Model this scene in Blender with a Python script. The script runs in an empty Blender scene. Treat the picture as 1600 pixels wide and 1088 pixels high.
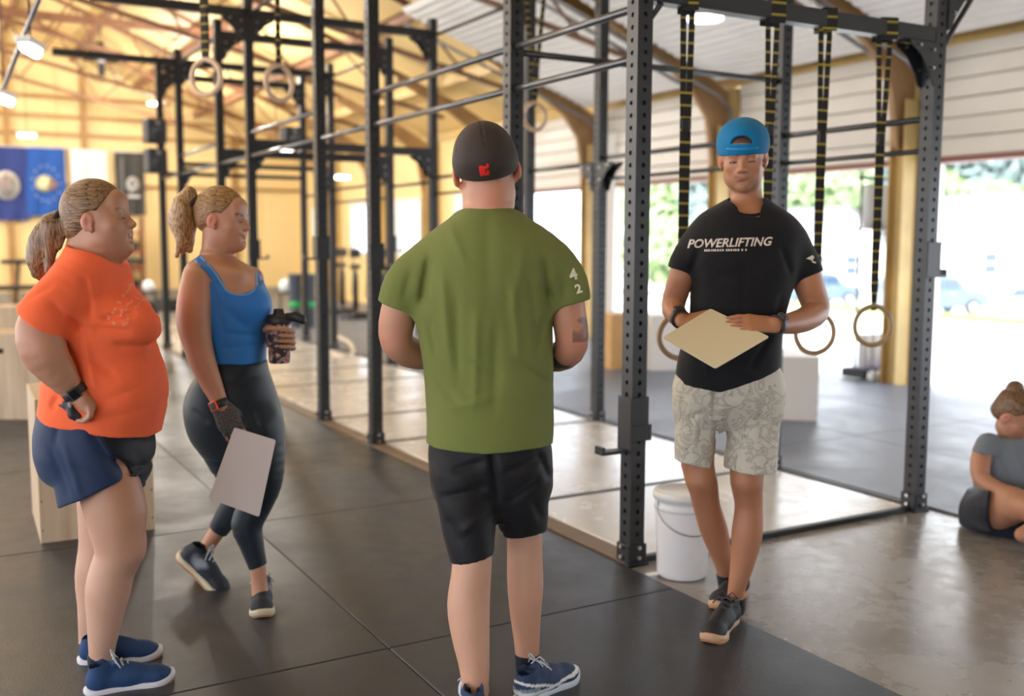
import bpy, bmesh, math, random
import numpy as np
from mathutils import Vector, Matrix
random.seed(7)
sc = bpy.context.scene
COL = sc.collection
# ------------------------------------------------------------------ camera
PITCH = 6.04
FPX = 1588.0
CAMZ = 1.40
cam_d = bpy.data.cameras.new('camera')
cam_d.sensor_width = 36.0
cam_d.lens = FPX / 1600 * 36
cam_d.clip_end = 400
cam_d.dof.use_dof = True
cam_d.dof.focus_distance = 3.15
cam_d.dof.aperture_fstop = 1.55
cam = bpy.data.objects.new('camera', cam_d)
cam.location = (0, 0, CAMZ)
cam.rotation_euler = (math.radians(90 - PITCH), math.radians(-0.2), 0)
COL.objects.link(cam)
sc.camera = cam
# ------------------------------------------------------------------ world, sun, exposure
vs = sc.view_settings
vs.view_transform = 'Standard'; vs.look = 'None'; vs.gamma = 1.0; vs.use_curve_mapping = False
vs.exposure = 0.55
sc.cycles.max_bounces = 7
sc.cycles.diffuse_bounces = 4
sc.cycles.sample_clamp_indirect = 6
world = bpy.data.worlds.new('world'); sc.world = world; world.use_nodes = True
wn = world.node_tree.nodes; wl = world.node_tree.links
bg = wn['Background']
tc = wn.new('ShaderNodeTexCoord'); nz = wn.new('ShaderNodeTexNoise'); cr = wn.new('ShaderNodeValToRGB')
nz.inputs['Scale'].default_value = 2.2; nz.inputs['Detail'].default_value = 5
cr.color_ramp.elements[0].position = .35; cr.color_ramp.elements[0].color = (.70, .82, 1.0, 1)
cr.color_ramp.elements[1].position = .65; cr.color_ramp.elements[1].color = (1.0, 1.0, 1.0, 1)
wl.new(tc.outputs['Generated'], nz.inputs['Vector']); wl.new(nz.outputs['Fac'], cr.inputs['Fac'])
wl.new(cr.outputs['Color'], bg.inputs['Color'])
bg.inputs['Strength'].default_value = 4.0
sun_d = bpy.data.lights.new('sun', 'SUN'); sun_d.energy = 5.5; sun_d.angle = math.radians(3); sun_d.color = (1, .96, .90)
sun = bpy.data.objects.new('sun', sun_d); sun.rotation_euler = (math.radians(38), math.radians(-12), math.radians(-20)); COL.objects.link(sun)

# ------------------------------------------------------------------ coordinates
CAMROT = cam.rotation_euler.to_matrix()
def V(px, py, Y):
    """world point seen at pixel (px,py) at distance Y ahead"""
    d = CAMROT @ Vector(((px - 800) / FPX, (544 - py) / FPX, -1))
    return Vector((d.x / d.y * Y, Y, CAMZ + d.z / d.y * Y))
def ground(px, py, z=0.0):
    p = V(px, py, 1.0)
    t = (CAMZ - z) / (CAMZ - p.z)
    return Vector((p.x * t, t, z))
ANG = math.radians(29.8)
UD = Vector((-math.sin(ANG), math.cos(ANG), 0)); VD = Vector((math.cos(ANG), math.sin(ANG), 0))
P1 = Vector((.525, 4.31, 0))
def R(v, u, z=0.0):
    return P1 + VD * v + UD * u + Vector((0, 0, z))
RIGM = Matrix.Translation(P1) @ Matrix.Rotation(ANG, 4, 'Z')

# ------------------------------------------------------------------ materials
MATS = {}
def nodes(name):
    m = bpy.data.materials.new(name); m.use_nodes = True
    n = m.node_tree.nodes
    return m, n, m.node_tree.links, n['Principled BSDF']
def mat(name, col, rough=.6, metal=0.0, bump=0.0, bscale=60, var=0.0, vscale=4, attr=False, sheen=0, emit=None, spec=.5, trans=0, sss=0, coat=0, stretch=None):
    if name in MATS: return MATS[name]
    m, n, l, b = nodes(name)
    c = (*col, 1) if len(col) == 3 else col
    b.inputs['Base Color'].default_value = c
    b.inputs['Roughness'].default_value = rough
    b.inputs['Metallic'].default_value = metal
    b.inputs['Specular IOR Level'].default_value = spec
    b.inputs['Sheen Weight'].default_value = sheen
    b.inputs['Coat Weight'].default_value = coat
    b.inputs['Transmission Weight'].default_value = trans
    if sss:
        b.inputs['Subsurface Weight'].default_value = sss
        b.inputs['Subsurface Radius'].default_value = (1, .35, .2)
        b.inputs['Subsurface Scale'].default_value = .012
    if emit:
        b.inputs['Emission Color'].default_value = (*emit[:3], 1); b.inputs['Emission Strength'].default_value = emit[3]
    tcn = n.new('ShaderNodeTexCoord')
    vec = tcn.outputs['Object']
    if stretch:
        mp = n.new('ShaderNodeMapping'); mp.inputs['Scale'].default_value = stretch
        l.new(vec, mp.inputs['Vector']); vec = mp.outputs['Vector']
    src = None
    if attr:
        a = n.new('ShaderNodeVertexColor'); a.layer_name = 'Col'
        src = a.outputs['Color']
    if var:
        t = n.new('ShaderNodeTexNoise'); t.inputs['Scale'].default_value = vscale; t.inputs['Detail'].default_value = 6
        l.new(vec, t.inputs['Vector'])
        mr = n.new('ShaderNodeMapRange'); mr.inputs['From Min'].default_value = .3; mr.inputs['From Max'].default_value = .7
        mr.inputs['To Min'].default_value = 1 - var; mr.inputs['To Max'].default_value = 1 + var
        l.new(t.outputs['Fac'], mr.inputs['Value'])
        mx = n.new('ShaderNodeMix'); mx.data_type = 'RGBA'; mx.blend_type = 'MULTIPLY'; mx.inputs['Factor'].default_value = 1
        if src is not None: l.new(src, mx.inputs['A'])
        else: mx.inputs['A'].default_value = c
        l.new(mr.outputs['Result'], mx.inputs['B'])
        src = mx.outputs['Result']
    if src is not None: l.new(src, b.inputs['Base Color'])
    if bump:
        t = n.new('ShaderNodeTexNoise'); t.inputs['Scale'].default_value = bscale; t.inputs['Detail'].default_value = 3
        l.new(vec, t.inputs['Vector'])
        bp = n.new('ShaderNodeBump'); bp.inputs['Strength'].default_value = bump; bp.inputs['Distance'].default_value = .01
        l.new(t.outputs['Fac'], bp.inputs['Height']); l.new(bp.outputs['Normal'], b.inputs['Normal'])
    MATS[name] = m
    return m

# ------------------------------------------------------------------ objects
def tag(o, label=None, cat=None, group=None, kind=None):
    if label: o['label'] = label
    if cat: o['category'] = cat
    if group: o['group'] = group
    if kind: o['kind'] = kind
    return o
def empty(name, loc=(0, 0, 0), rz=0, **k):
    o = bpy.data.objects.new(name, None); o.location = loc; o.rotation_euler.z = rz; o.empty_display_size = .1
    COL.objects.link(o)
    return tag(o, **k)
def link(name, me, m=None, parent=None, world_parent=False):
    o = bpy.data.objects.new(name, me)
    if m is not None and not me.materials:
        for x in (m if isinstance(m, (list, tuple)) else [m]): me.materials.append(x)
    COL.objects.link(o)
    if parent is not None:
        o.parent = parent
        if world_parent:      # mesh given in world space
            o.matrix_parent_inverse = parent_world(parent).inverted()
    return o
def parent_world(p):
    M = p.matrix_basis.copy()
    if p.parent is not None: M = parent_world(p.parent) @ p.matrix_parent_inverse @ M
    return M
class MB:
    def __init__(self): self.bm = bmesh.new()
    def box(self, c, s, rot=None, bev=0, seg=1, M=None):
        r = bmesh.ops.create_cube(self.bm, size=1)
        T = Matrix.Translation(c) @ (rot.to_4x4() if rot is not None else Matrix()) @ Matrix.Diagonal((*s, 1))
        if M is not None: T = M @ T
        bmesh.ops.transform(self.bm, matrix=T, verts=r['verts'])
        if bev:
            es = list({e for v in r['verts'] for e in v.link_edges})
            bmesh.ops.bevel(self.bm, geom=es, offset=bev, segments=seg, affect='EDGES', profile=.5)
        return self
    def rbox(self, v0, v1, u0, u1, z0, z1, bev=0):
        """box in rig coordinates"""
        return self.box(((v0 + v1) / 2, (u0 + u1) / 2, (z0 + z1) / 2), (abs(v1 - v0), abs(u1 - u0), abs(z1 - z0)), bev=bev)
    def tube(self, pts, r, seg=10, closed=False, caps=True):
        pts = [Vector(p) for p in pts]; n = len(pts)
        rs = r if isinstance(r, (list, tuple)) else [r] * n
        rings = []
        prev = None
        for i, p in enumerate(pts):
            if closed: d = pts[(i + 1) % n] - pts[i - 1]
            else: d = pts[min(i + 1, n - 1)] - pts[max(i - 1, 0)]
            d.normalize()
            if prev is None:
                a = d.orthogonal().normalized()
            else:
                a = (prev - d * prev.dot(d)).normalized()
            prev = a; b = d.cross(a)
            rings.append([self.bm.verts.new(p + (a * math.cos(t) + b * math.sin(t)) * rs[i]) for t in [2 * math.pi * k / seg for k in range(seg)]])
        m = n if closed else n - 1
        for i in range(m):
            A, B = rings[i], rings[(i + 1) % n]
            off = 0
            if closed and i == n - 1:
                best = min(range(seg), key=lambda o: (A[0].co - B[o].co).length); off = best
            for k in range(seg):
                f = self.bm.faces.new((A[k], A[(k + 1) % seg], B[(k + 1 + off) % seg], B[(k + off) % seg])); f.smooth = True
        if caps and not closed:
            self.bm.faces.new(rings[0][::-1]); self.bm.faces.new(rings[-1])
        return self
    def lathe(self, prof, c=(0, 0, 0), seg=32, smooth=True):
        c = Vector(c); rings = []
        for (r, z) in prof:
            if r < 1e-6: rings.append([self.bm.verts.new(c + Vector((0, 0, z)))])
            else: rings.append([self.bm.verts.new(c + Vector((r * math.cos(2 * math.pi * k / seg), r * math.sin(2 * math.pi * k / seg), z))) for k in range(seg)])
        for A, B in zip(rings, rings[1:]):
            for k in range(seg):
                k2 = (k + 1) % seg
                if len(A) == 1 and len(B) == 1: continue
                if len(A) == 1: f = self.bm.faces.new((A[0], B[k2], B[k]))
                elif len(B) == 1: f = self.bm.faces.new((A[k], A[k2], B[0]))
                else: f = self.bm.faces.new((A[k], A[k2], B[k2], B[k]))
                f.smooth = smooth
        return self
    def prism(self, pts, z0, z1, M=None):
        """polygon in xy extruded along z"""
        A = [self.bm.verts.new((x, y, z0)) for x, y in pts]; B = [self.bm.verts.new((x, y, z1)) for x, y in pts]
        n = len(pts)
        fs = [self.bm.faces.new(A[::-1]), self.bm.faces.new(B)]
        for i in range(n): fs.append(self.bm.faces.new((A[i], A[(i + 1) % n], B[(i + 1) % n], B[i])))
        if M is not None: bmesh.ops.transform(self.bm, matrix=M, verts=A + B)
        return self
    def ico(self, c, r, sub=2, s=(1, 1, 1)):
        res = bmesh.ops.create_icosphere(self.bm, subdivisions=sub, radius=r, matrix=Matrix.Translation(c) @ Matrix.Diagonal((*s, 1)))
        for v in res['verts']:
            for f in v.link_faces: f.smooth = True
        return self
    def mesh(self, name, m=None):
        bmesh.ops.recalc_face_normals(self.bm, faces=self.bm.faces)
        me = bpy.data.meshes.new(name); self.bm.to_mesh(me); self.bm.free()
        if m is not None:
            for x in (m if isinstance(m, (list, tuple)) else [m]): me.materials.append(x)
        return me
    def build(self, name, m, parent=None, world_parent=False, M=None):
        o = link(name, self.mesh(name, m), None, parent, world_parent)
        if M is not None: o.matrix_basis = M
        return o
def rig_root(name, v=0, u=0, z=0, rz=0, **k):
    return empty(name, R(v, u, z), ANG + rz, **k)
def copy_tree(o, parent=None):
    c = o.copy(); COL.objects.link(c); c.parent = parent
    for ch in o.children: copy_tree(ch, c)
    return c
# ------------------------------------------------------------------ implicit surfaces for bodies and cloth
def vn(p): return np.array(p, dtype=np.float32)
class Shape:
    """ordered list of smooth-blended solids, meshed by surface nets"""
    def __init__(self): self.ops = []
    def add(self, kind, k=.02, mode='u', pad=.02, **p):
        self.ops.append((kind, k, mode, pad, p)); return self
    def cone(self, a, b, ra, rb, k=.02, mode='u', squash=None, clips=None, bulge=0.0, pad=.02, flat=False):
        """round cone; squash=(dir, factor) makes the section an ellipse; bulge swells the middle"""
        if flat or (mode == 's' and ra > .02):
            d_ = Vector(b) - Vector(a); clips = list(clips or []) + [(Vector(a), -d_), (Vector(b), d_)]
        return self.add('cone', k, mode, pad, a=Vector(a), b=Vector(b), ra=ra, rb=rb, squash=squash, clips=clips, bulge=bulge)
    def chain(self, pts, rs, k=.02, squash=None, clips=None, step=.03, mode='u'):
        """one limb: smooth path and radii through the given joints"""
        P_ = [Vector(p) for p in pts]; n = len(P_); pp, rr_ = [], []
        for i in range(n - 1):
            p0, p1, p2, p3 = P_[max(i - 1, 0)], P_[i], P_[i + 1], P_[min(i + 2, n - 1)]
            r0, r1, r2, r3 = rs[max(i - 1, 0)], rs[i], rs[i + 1], rs[min(i + 2, n - 1)]
            m = max(1, int(round((p2 - p1).length / step)))
            for q in range(m):
                t = q / m
                f = lambda a, b, c, d: (a * (-t + 2 * t * t - t ** 3) + b * (2 - 5 * t * t + 3 * t ** 3) + c * (t + 4 * t * t - 3 * t ** 3) + d * (t ** 3 - t * t)) * .5
                pp.append(f(p0, p1, p2, p3)); rr_.append(max(.003, f(r0, r1, r2, r3)))
        pp.append(P_[-1]); rr_.append(rs[-1])
        return self.add('chain', k, mode, .02, pp=pp, rr=rr_, squash=squash, clips=clips)
    def ell(self, c, r, k=.02, mode='u', rot=None, clips=None, pad=.02):
        return self.add('ell', k, mode, pad, c=Vector(c), r=r, rot=rot, clips=clips)
    def slices(self, rows, k=.02, mode='u', rz=0.0, power=2.3, clips=None, off=0.0, pad=.02):
        """rows: (centre, half width, half depth), top to bottom or bottom to top; rz turns the section axes"""
        rows = sorted(rows, key=lambda r: r[0][2])
        return self.add('sl', k, mode, pad, rows=rows, rz=rz, power=power, clips=clips, off=off)
    def fold(self, a, b, amp, w):
        """crease (amp<0) or ridge (amp>0) along a segment"""
        return self.add('fold', 0, 'f', w * 2.2, a=Vector(a), b=Vector(b), amp=amp * 1.5, w=w)
    def wob(self, amp, freq, stretch=(1, 1, 1), seed=0):
        return self.add('wob', 0, 'w', 0, amp=amp, freq=freq, stretch=stretch, seed=seed)
    def cut(self, p0, n, rng=None):
        return self.add('cut', 0, 'c', 0, p0=Vector(p0), n=Vector(n).normalized(), rng=rng)
    def bounds(self):
        lo = np.full(3, 1e9); hi = -lo
        for kind, k, mode, pad, p in self.ops:
            if mode != 'u': continue
            l, h = self._bb(kind, p)
            lo = np.minimum(lo, l); hi = np.maximum(hi, h)
        return lo - .02, hi + .02
    def _bb(self, kind, p):
        if kind in ('cone', 'fold'):
            ra, rb = (p['ra'], p['rb']) if kind == 'cone' else (0, 0)
            f = 1.0
            if kind == 'cone' and p['squash']: f = max(1, p['squash'][1])
            ra = (ra + p.get('bulge', 0)) * f; rb = (rb + p.get('bulge', 0)) * f
            a, b = np.array(p['a']), np.array(p['b'])
            if kind == 'fold': a = a - [0, .45, 0]; b = b + [0, .45, 0]
            return np.minimum(a - ra, b - rb), np.maximum(a + ra, b + rb)
        if kind == 'chain':
            A = np.array([list(q) for q in p['pp']]); r = max(p['rr']) * (max(1, p['squash'][1]) if p['squash'] else 1)
            return A.min(0) - r, A.max(0) + r
        if kind == 'ell':
            m = max(p['r']); c = np.array(p['c']); r = np.array(p['r']) if p['rot'] is None else np.full(3, m)
            return c - r, c + r
        if kind == 'sl':
            C = np.array([list(r[0]) for r in p['rows']]); m = max(max(r[1], r[2]) for r in p['rows']) + p['off']
            lo = C.min(0) - m; hi = C.max(0) + m
            lo[2] = C[:, 2].min() - .02; hi[2] = C[:, 2].max() + .02
            return lo, hi
    def field(self, lo, hi, h):
        n = np.ceil((hi - lo) / h).astype(int) + 1
        ax = [(lo[i] + h * np.arange(n[i])).astype(np.float32) for i in range(3)]
        D = np.full(n, 1.0, np.float32)
        for kind, k, mode, pad, p in self.ops:
            if kind in ('wob', 'cut') and not p.get('rng'):
                i0 = np.zeros(3, int); i1 = n
            else:
                if kind in ('wob', 'cut'): l, hh = np.array(p['rng'][0]), np.array(p['rng'][1])
                else: l, hh = self._bb(kind, p)
                m = pad + k + 2 * h
                i0 = np.clip(np.floor((l - m - lo) / h).astype(int), 0, n); i1 = np.clip(np.ceil((hh + m - lo) / h).astype(int) + 1, 0, n)
                if np.any(i1 - i0 < 1): continue
            X = ax[0][i0[0]:i1[0]][:, None, None]; Y = ax[1][i0[1]:i1[1]][None, :, None]; Z = ax[2][i0[2]:i1[2]][None, None, :]
            S = (slice(i0[0], i1[0]), slice(i0[1], i1[1]), slice(i0[2], i1[2]))
            A = D[S]
            if kind == 'cone' or kind == 'fold':
                a, b = p['a'], p['b']; d = b - a; L = max(d.length, 1e-5); d = d / L
                px, py, pz = X - a.x, Y - a.y, Z - a.z
                t = px * d.x + py * d.y + pz * d.z
                tc_ = np.clip(t, 0, L)
                qx, qy, qz = px - tc_ * d.x, py - tc_ * d.y, pz - tc_ * d.z
                if kind == 'fold': qy = 0
                if kind == 'cone' and p['squash']:
                    e = (p['squash'][0] - d * p['squash'][0].dot(d)).normalized(); f = p['squash'][1]
                    s = (qx * e.x + qy * e.y + qz * e.z) * (1 / f - 1)
                    qx, qy, qz = qx + s * e.x, qy + s * e.y, qz + s * e.z
                q = np.sqrt(qx * qx + qy * qy + qz * qz)
                w = tc_ / L
                if kind == 'fold':
                    A -= p['amp'] * np.exp(-(q / p['w']) ** 2) * np.clip(np.sin(np.pi * np.clip(w * .9 + .05, 0, 1)) * 1.5, 0, 1)
                    continue
                r = p['ra'] + (p['rb'] - p['ra']) * w
                if p['bulge']: r = r + p['bulge'] * np.sin(np.pi * w) ** 2
                d_ = q - r
            elif kind == 'chain':
                d_ = np.full(A.shape, 1.0, np.float32)
                for q in range(len(p['pp']) - 1):
                    a, b, ra, rb = p['pp'][q], p['pp'][q + 1], p['rr'][q], p['rr'][q + 1]
                    m = pad + k + 2 * h + max(ra, rb) * (max(1, p['squash'][1]) if p['squash'] else 1)
                    lo_ = np.minimum(a, b) - m - lo; hi_ = np.maximum(a, b) + m - lo
                    j0 = np.clip(np.floor(lo_ / h).astype(int), i0, i1); j1 = np.clip(np.ceil(hi_ / h).astype(int) + 1, i0, i1)
                    if np.any(j1 - j0 < 1): continue
                    x = ax[0][j0[0]:j1[0]][:, None, None] - a.x; y = ax[1][j0[1]:j1[1]][None, :, None] - a.y; z = ax[2][j0[2]:j1[2]][None, None, :] - a.z
                    d = b - a; L = max(d.length, 1e-5); d = d / L
                    t = np.clip(x * d.x + y * d.y + z * d.z, 0, L)
                    qx, qy, qz = x - t * d.x, y - t * d.y, z - t * d.z
                    if p['squash']:
                        e = (p['squash'][0] - d * p['squash'][0].dot(d)).normalized(); f = p['squash'][1]
                        s = (qx * e.x + qy * e.y + qz * e.z) * (1 / f - 1)
                        qx, qy, qz = qx + s * e.x, qy + s * e.y, qz + s * e.z
                    v = np.sqrt(qx * qx + qy * qy + qz * qz) - (ra + (rb - ra) * t / L)
                    T = tuple(slice(j0[u_] - i0[u_], j1[u_] - i0[u_]) for u_ in range(3))
                    d_[T] = np.minimum(d_[T], v)
            elif kind == 'ell':
                c = p['c']; px, py, pz = X - c.x, Y - c.y, Z - c.z
                if p['rot'] is not None:
                    m = p['rot'].transposed()
                    px, py, pz = (m[0][0] * px + m[0][1] * py + m[0][2] * pz, m[1][0] * px + m[1][1] * py + m[1][2] * pz, m[2][0] * px + m[2][1] * py + m[2][2] * pz)
                r = p['r']
                k0 = np.sqrt((px / r[0]) ** 2 + (py / r[1]) ** 2 + (pz / r[2]) ** 2)
                k1 = np.sqrt((px / r[0] ** 2) ** 2 + (py / r[1] ** 2) ** 2 + (pz / r[2] ** 2) ** 2) + 1e-6
                d_ = k0 * (k0 - 1) / k1
            elif kind == 'sl':
                rows = p['rows']; zs = np.array([r[0][2] for r in rows]); z = Z[0, 0]
                zz = np.clip(z, zs[0], zs[-1])
                def ip(vals):
                    vals = np.array(vals); 
                    if len(vals) < 3: return np.interp(zz, zs, vals)
                    mlt = np.gradient(vals, zs); j = np.clip(np.searchsorted(zs, zz) - 1, 0, len(zs) - 2)
                    hh_ = zs[j + 1] - zs[j]; t = (zz - zs[j]) / hh_
                    return ((2 * t ** 3 - 3 * t ** 2 + 1) * vals[j] + (t ** 3 - 2 * t ** 2 + t) * hh_ * mlt[j] + (-2 * t ** 3 + 3 * t ** 2) * vals[j + 1] + (t ** 3 - t ** 2) * hh_ * mlt[j + 1])
                cx = ip([r[0][0] for r in rows]).astype(np.float32)[None, None]; cy = ip([r[0][1] for r in rows]).astype(np.float32)[None, None]
                wa = (ip([r[1] for r in rows]) + p['off']).astype(np.float32)[None, None]; wb = (ip([r[2] for r in rows]) + p['off']).astype(np.float32)[None, None]
                wa = np.maximum(wa, .004); wb = np.maximum(wb, .004)
                ca, sa = math.cos(p['rz']), math.sin(p['rz'])
                lx = (X - cx) * ca + (Y - cy) * sa; ly = -(X - cx) * sa + (Y - cy) * ca
                pw = p['power']
                q = (np.abs(lx / wa) ** pw + np.abs(ly / wb) ** pw) ** (1 / pw)
                g = np.sqrt((lx / wa ** 2) ** 2 + (ly / wb ** 2) ** 2) / np.maximum(np.sqrt((lx / wa) ** 2 + (ly / wb) ** 2), 1e-4)
                d_ = (q - 1) / np.maximum(g, 1e-3)
                d_ = np.maximum(d_, np.maximum(Z - zs[-1], zs[0] - Z))
            elif kind == 'wob':
                rs = np.random.RandomState(p['seed']); acc = 0
                for i in range(7):
                    kx, ky, kz = rs.normal(size=3) * p['freq'] * np.array(p['stretch']); ph = rs.uniform(0, 6.28)
                    acc = acc + np.sin(kx * X + ky * Y + kz * Z + ph)
                A += (p['amp'] * acc / 3.0).astype(np.float32); continue
            elif kind == 'cut':
                c, nn = p['p0'], p['n']
                np.maximum(A, (X - c.x) * nn.x + (Y - c.y) * nn.y + (Z - c.z) * nn.z, out=A); continue
            if p.get('clips'):
                for (c, nn) in p['clips']:
                    nn = Vector(nn).normalized(); d_ = np.maximum(d_, (X - c[0]) * nn.x + (Y - c[1]) * nn.y + (Z - c[2]) * nn.z)
            d_ = d_.astype(np.float32)
            if mode == 'u':
                if k > 0:
                    hb = np.maximum(k - np.abs(A - d_), 0) / k
                    D[S] = np.minimum(A, d_) - hb * hb * k * .25
                else: D[S] = np.minimum(A, d_)
            elif mode == 's':
                if k > 0:
                    hb = np.maximum(k - np.abs(A + d_), 0) / k
                    D[S] = np.maximum(A, -d_) + hb * hb * k * .25
                else: D[S] = np.maximum(A, -d_)
        return D, ax
    def net(self, h, lo=None, hi=None):
        if lo is None: lo, hi = self.bounds()
        lo = np.array(lo, dtype=float); hi = np.array(hi, dtype=float)
        D, ax = self.field(lo, hi, h)
        D[0] = np.maximum(D[0], .001); 
        ins = D < 0
        c = np.zeros([s - 1 for s in D.shape], np.uint8)
        for a in (0, 1):
            for b in (0, 1):
                for d in (0, 1): c += ins[a:a + c.shape[0], b:b + c.shape[1], d:d + c.shape[2]]
        act = np.argwhere((c > 0) & (c < 8))
        idx = np.full(c.shape, -1, np.int32); idx[tuple(act.T)] = np.arange(len(act))
        pos = np.zeros((len(act), 3)); cnt = np.zeros(len(act))
        cor = [(0, 0, 0), (1, 0, 0), (0, 1, 0), (1, 1, 0), (0, 0, 1), (1, 0, 1), (0, 1, 1), (1, 1, 1)]
        vals = [D[act[:, 0] + q[0], act[:, 1] + q[1], act[:, 2] + q[2]] for q in cor]
        for i in range(8):
            for j in range(i + 1, 8):
                df = [cor[j][t] - cor[i][t] for t in range(3)]
                if sum(map(abs, df)) != 1: continue
                m = (vals[i] < 0) != (vals[j] < 0)
                t = vals[i][m] / (vals[i][m] - vals[j][m])
                pos[m] += np.array(cor[i]) + t[:, None] * np.array(df); cnt[m] += 1
        pos = (act + pos / cnt[:, None]) * h + lo
        quads = []
        for axis in range(3):
            o = [a for a in range(3) if a != axis]
            s0 = [slice(None)] * 3; s1 = [slice(None)] * 3
            s0[axis] = slice(0, -1); s1[axis] = slice(1, None)
            for q in o: s0[q] = s1[q] = slice(1, -1)
            A = ins[tuple(s0)]; B = ins[tuple(s1)]
            e = np.argwhere(A != B)
            if len(e) == 0: continue
            sgn = A[tuple(e.T)]
            e = e.copy()
            for q in o: e[:, q] += 1
            ids = []
            for (da, db) in ((-1, -1), (0, -1), (0, 0), (-1, 0)):
                f = e.copy(); f[:, o[0]] += da; f[:, o[1]] += db
                ids.append(idx[tuple(f.T)])
            Q = np.stack(ids, 1)
            flip = ~sgn if axis != 1 else sgn
            Q[flip] = Q[flip][:, ::-1]
            quads.append(Q)
        Q = np.concatenate(quads) if quads else np.zeros((0, 4), int)
        Q = Q[(Q >= 0).all(1)]
        return pos, Q
def sdf_mesh(name, shape, h, fine=(), smooth=1, color=None, strip_hidden=None):
    """surface of shape at step h; fine = [(lo, hi, h)] boxes meshed more finely"""
    P, Q = shape.net(h)
    parts = []
    C = P[Q].mean(1)
    keep = np.ones(len(Q), bool)
    for lo, hi, fh in fine:
        lo = np.array(lo); hi = np.array(hi)
        keep &= ~((C > lo + h * .5) & (C < hi - h * .5)).all(1)
        parts.append(shape.net(fh, lo, hi))
    parts.insert(0, (P, Q[keep]))
    out = []
    for (p, q) in parts:
        used = np.unique(q); mp = np.full(len(p), -1); mp[used] = np.arange(len(used))
        p = p[used]; q = mp[q]
        for _ in range(smooth):
            acc = np.zeros_like(p); n = np.zeros(len(p)); 
            for a, b in ((0, 1), (1, 2), (2, 3), (3, 0)):
                np.add.at(acc, q[:, a], p[q[:, b]]); np.add.at(n, q[:, a], 1)
                np.add.at(acc, q[:, b], p[q[:, a]]); np.add.at(n, q[:, b], 1)
            # keep open borders where they are
            e = np.sort(np.concatenate([q[:, [a, b]] for a, b in ((0, 1), (1, 2), (2, 3), (3, 0))]), 1)
            u, ct = np.unique(e, axis=0, return_counts=True)
            brd = np.unique(u[ct == 1])
            new = p * .5 + .5 * acc / np.maximum(n, 1)[:, None]
            new[brd] = p[brd]; p = new
        out.append((p, q))
    P = np.concatenate([p for p, q in out]); off = 0; QQ = []
    for p, q in out: QQ.append(q + off); off += len(p)
    Q = np.concatenate(QQ)
    me = bpy.data.meshes.new(name)
    me.vertices.add(len(P)); me.vertices.foreach_set('co', P.astype(np.float32).ravel())
    me.loops.add(len(Q) * 4); me.loops.foreach_set('vertex_index', Q.astype(np.int32).ravel())
    me.polygons.add(len(Q)); me.polygons.foreach_set('loop_start', np.arange(0, len(Q) * 4, 4, dtype=np.int32))
    me.polygons.foreach_set('loop_total', np.full(len(Q), 4, np.int32))
    me.polygons.foreach_set('use_smooth', np.ones(len(Q), bool))
    me.update(calc_edges=True)
    if color is not None:
        a = me.color_attributes.new('Col', 'FLOAT_COLOR', 'POINT')
        c = np.ones((len(P), 4), np.float32); c[:, :3] = color(P)
        a.data.foreach_set('color', c.ravel())
    return me
def painter(base, spots):
    """spots: (centre, radii, colour, softness, strength)"""
    def f(P):
        c = np.tile(np.array(base, np.float32), (len(P), 1))
        for ctr, rad, col, soft, st in spots:
            rad = np.array(rad if hasattr(rad, '__len__') else (rad,) * 3)
            d = np.sqrt((((P - np.array(ctr)) / rad) ** 2).sum(1))
            w = np.clip((1 - d) / soft + .0, 0, 1)[:, None] * st
            c = c * (1 - w) + np.array(col) * w
        return c
    return f
# ================================================================== SETTING
def proc_floor(name, col, rough, var, scale, bump=.05, spec=.5, rvar=.1, bscale=200):
    m, n, l, b = nodes(name)
    t = n.new('ShaderNodeTexCoord')
    a = n.new('ShaderNodeTexNoise'); a.inputs['Scale'].default_value = scale; a.inputs['Detail'].default_value = 8; a.inputs['Roughness'].default_value = .65
    a2 = n.new('ShaderNodeTexNoise'); a2.inputs['Scale'].default_value = scale * 9; a2.inputs['Detail'].default_value = 5
    l.new(t.outputs['Object'], a.inputs['Vector']); l.new(t.outputs['Object'], a2.inputs['Vector'])
    ad = n.new('ShaderNodeMath'); ad.operation = 'ADD'; l.new(a.outputs['Fac'], ad.inputs[0])
    mu = n.new('ShaderNodeMath'); mu.operation = 'MULTIPLY'; mu.inputs[1].default_value = .45; l.new(a2.outputs['Fac'], mu.inputs[0]); l.new(mu.outputs[0], ad.inputs[1])
    r = n.new('ShaderNodeValToRGB'); r.color_ramp.elements[0].position = .5; r.color_ramp.elements[1].position = .95
    r.color_ramp.elements[0].color = (*[c * (1 - var) for c in col], 1); r.color_ramp.elements[1].color = (*[min(1, c * (1 + var)) for c in col], 1)
    l.new(ad.outputs[0], r.inputs['Fac']); l.new(r.outputs['Color'], b.inputs['Base Color'])
    mr = n.new('ShaderNodeMapRange'); mr.inputs['From Min'].default_value = .5; mr.inputs['From Max'].default_value = .95
    mr.inputs['To Min'].default_value = rough - rvar; mr.inputs['To Max'].default_value = rough + rvar
    l.new(ad.outputs[0], mr.inputs['Value']); l.new(mr.outputs['Result'], b.inputs['Roughness'])
    b.inputs['Specular IOR Level'].default_value = spec
    if bump:
        q = n.new('ShaderNodeTexNoise'); q.inputs['Scale'].default_value = bscale; l.new(t.outputs['Object'], q.inputs['Vector'])
        bp = n.new('ShaderNodeBump'); bp.inputs['Strength'].default_value = bump; bp.inputs['Distance'].default_value = .01
        l.new(q.outputs['Fac'], bp.inputs['Height']); l.new(bp.outputs['Normal'], b.inputs['Normal'])
    return m
M_CONC = proc_floor('polished_concrete', (.27, .255, .245), .28, .22, 1.4, .05, rvar=.12)
M_RUB = proc_floor('black_rubber', (.028, .032, .043), .42, .45, 1.1, .10, spec=.5, rvar=.12)
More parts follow.
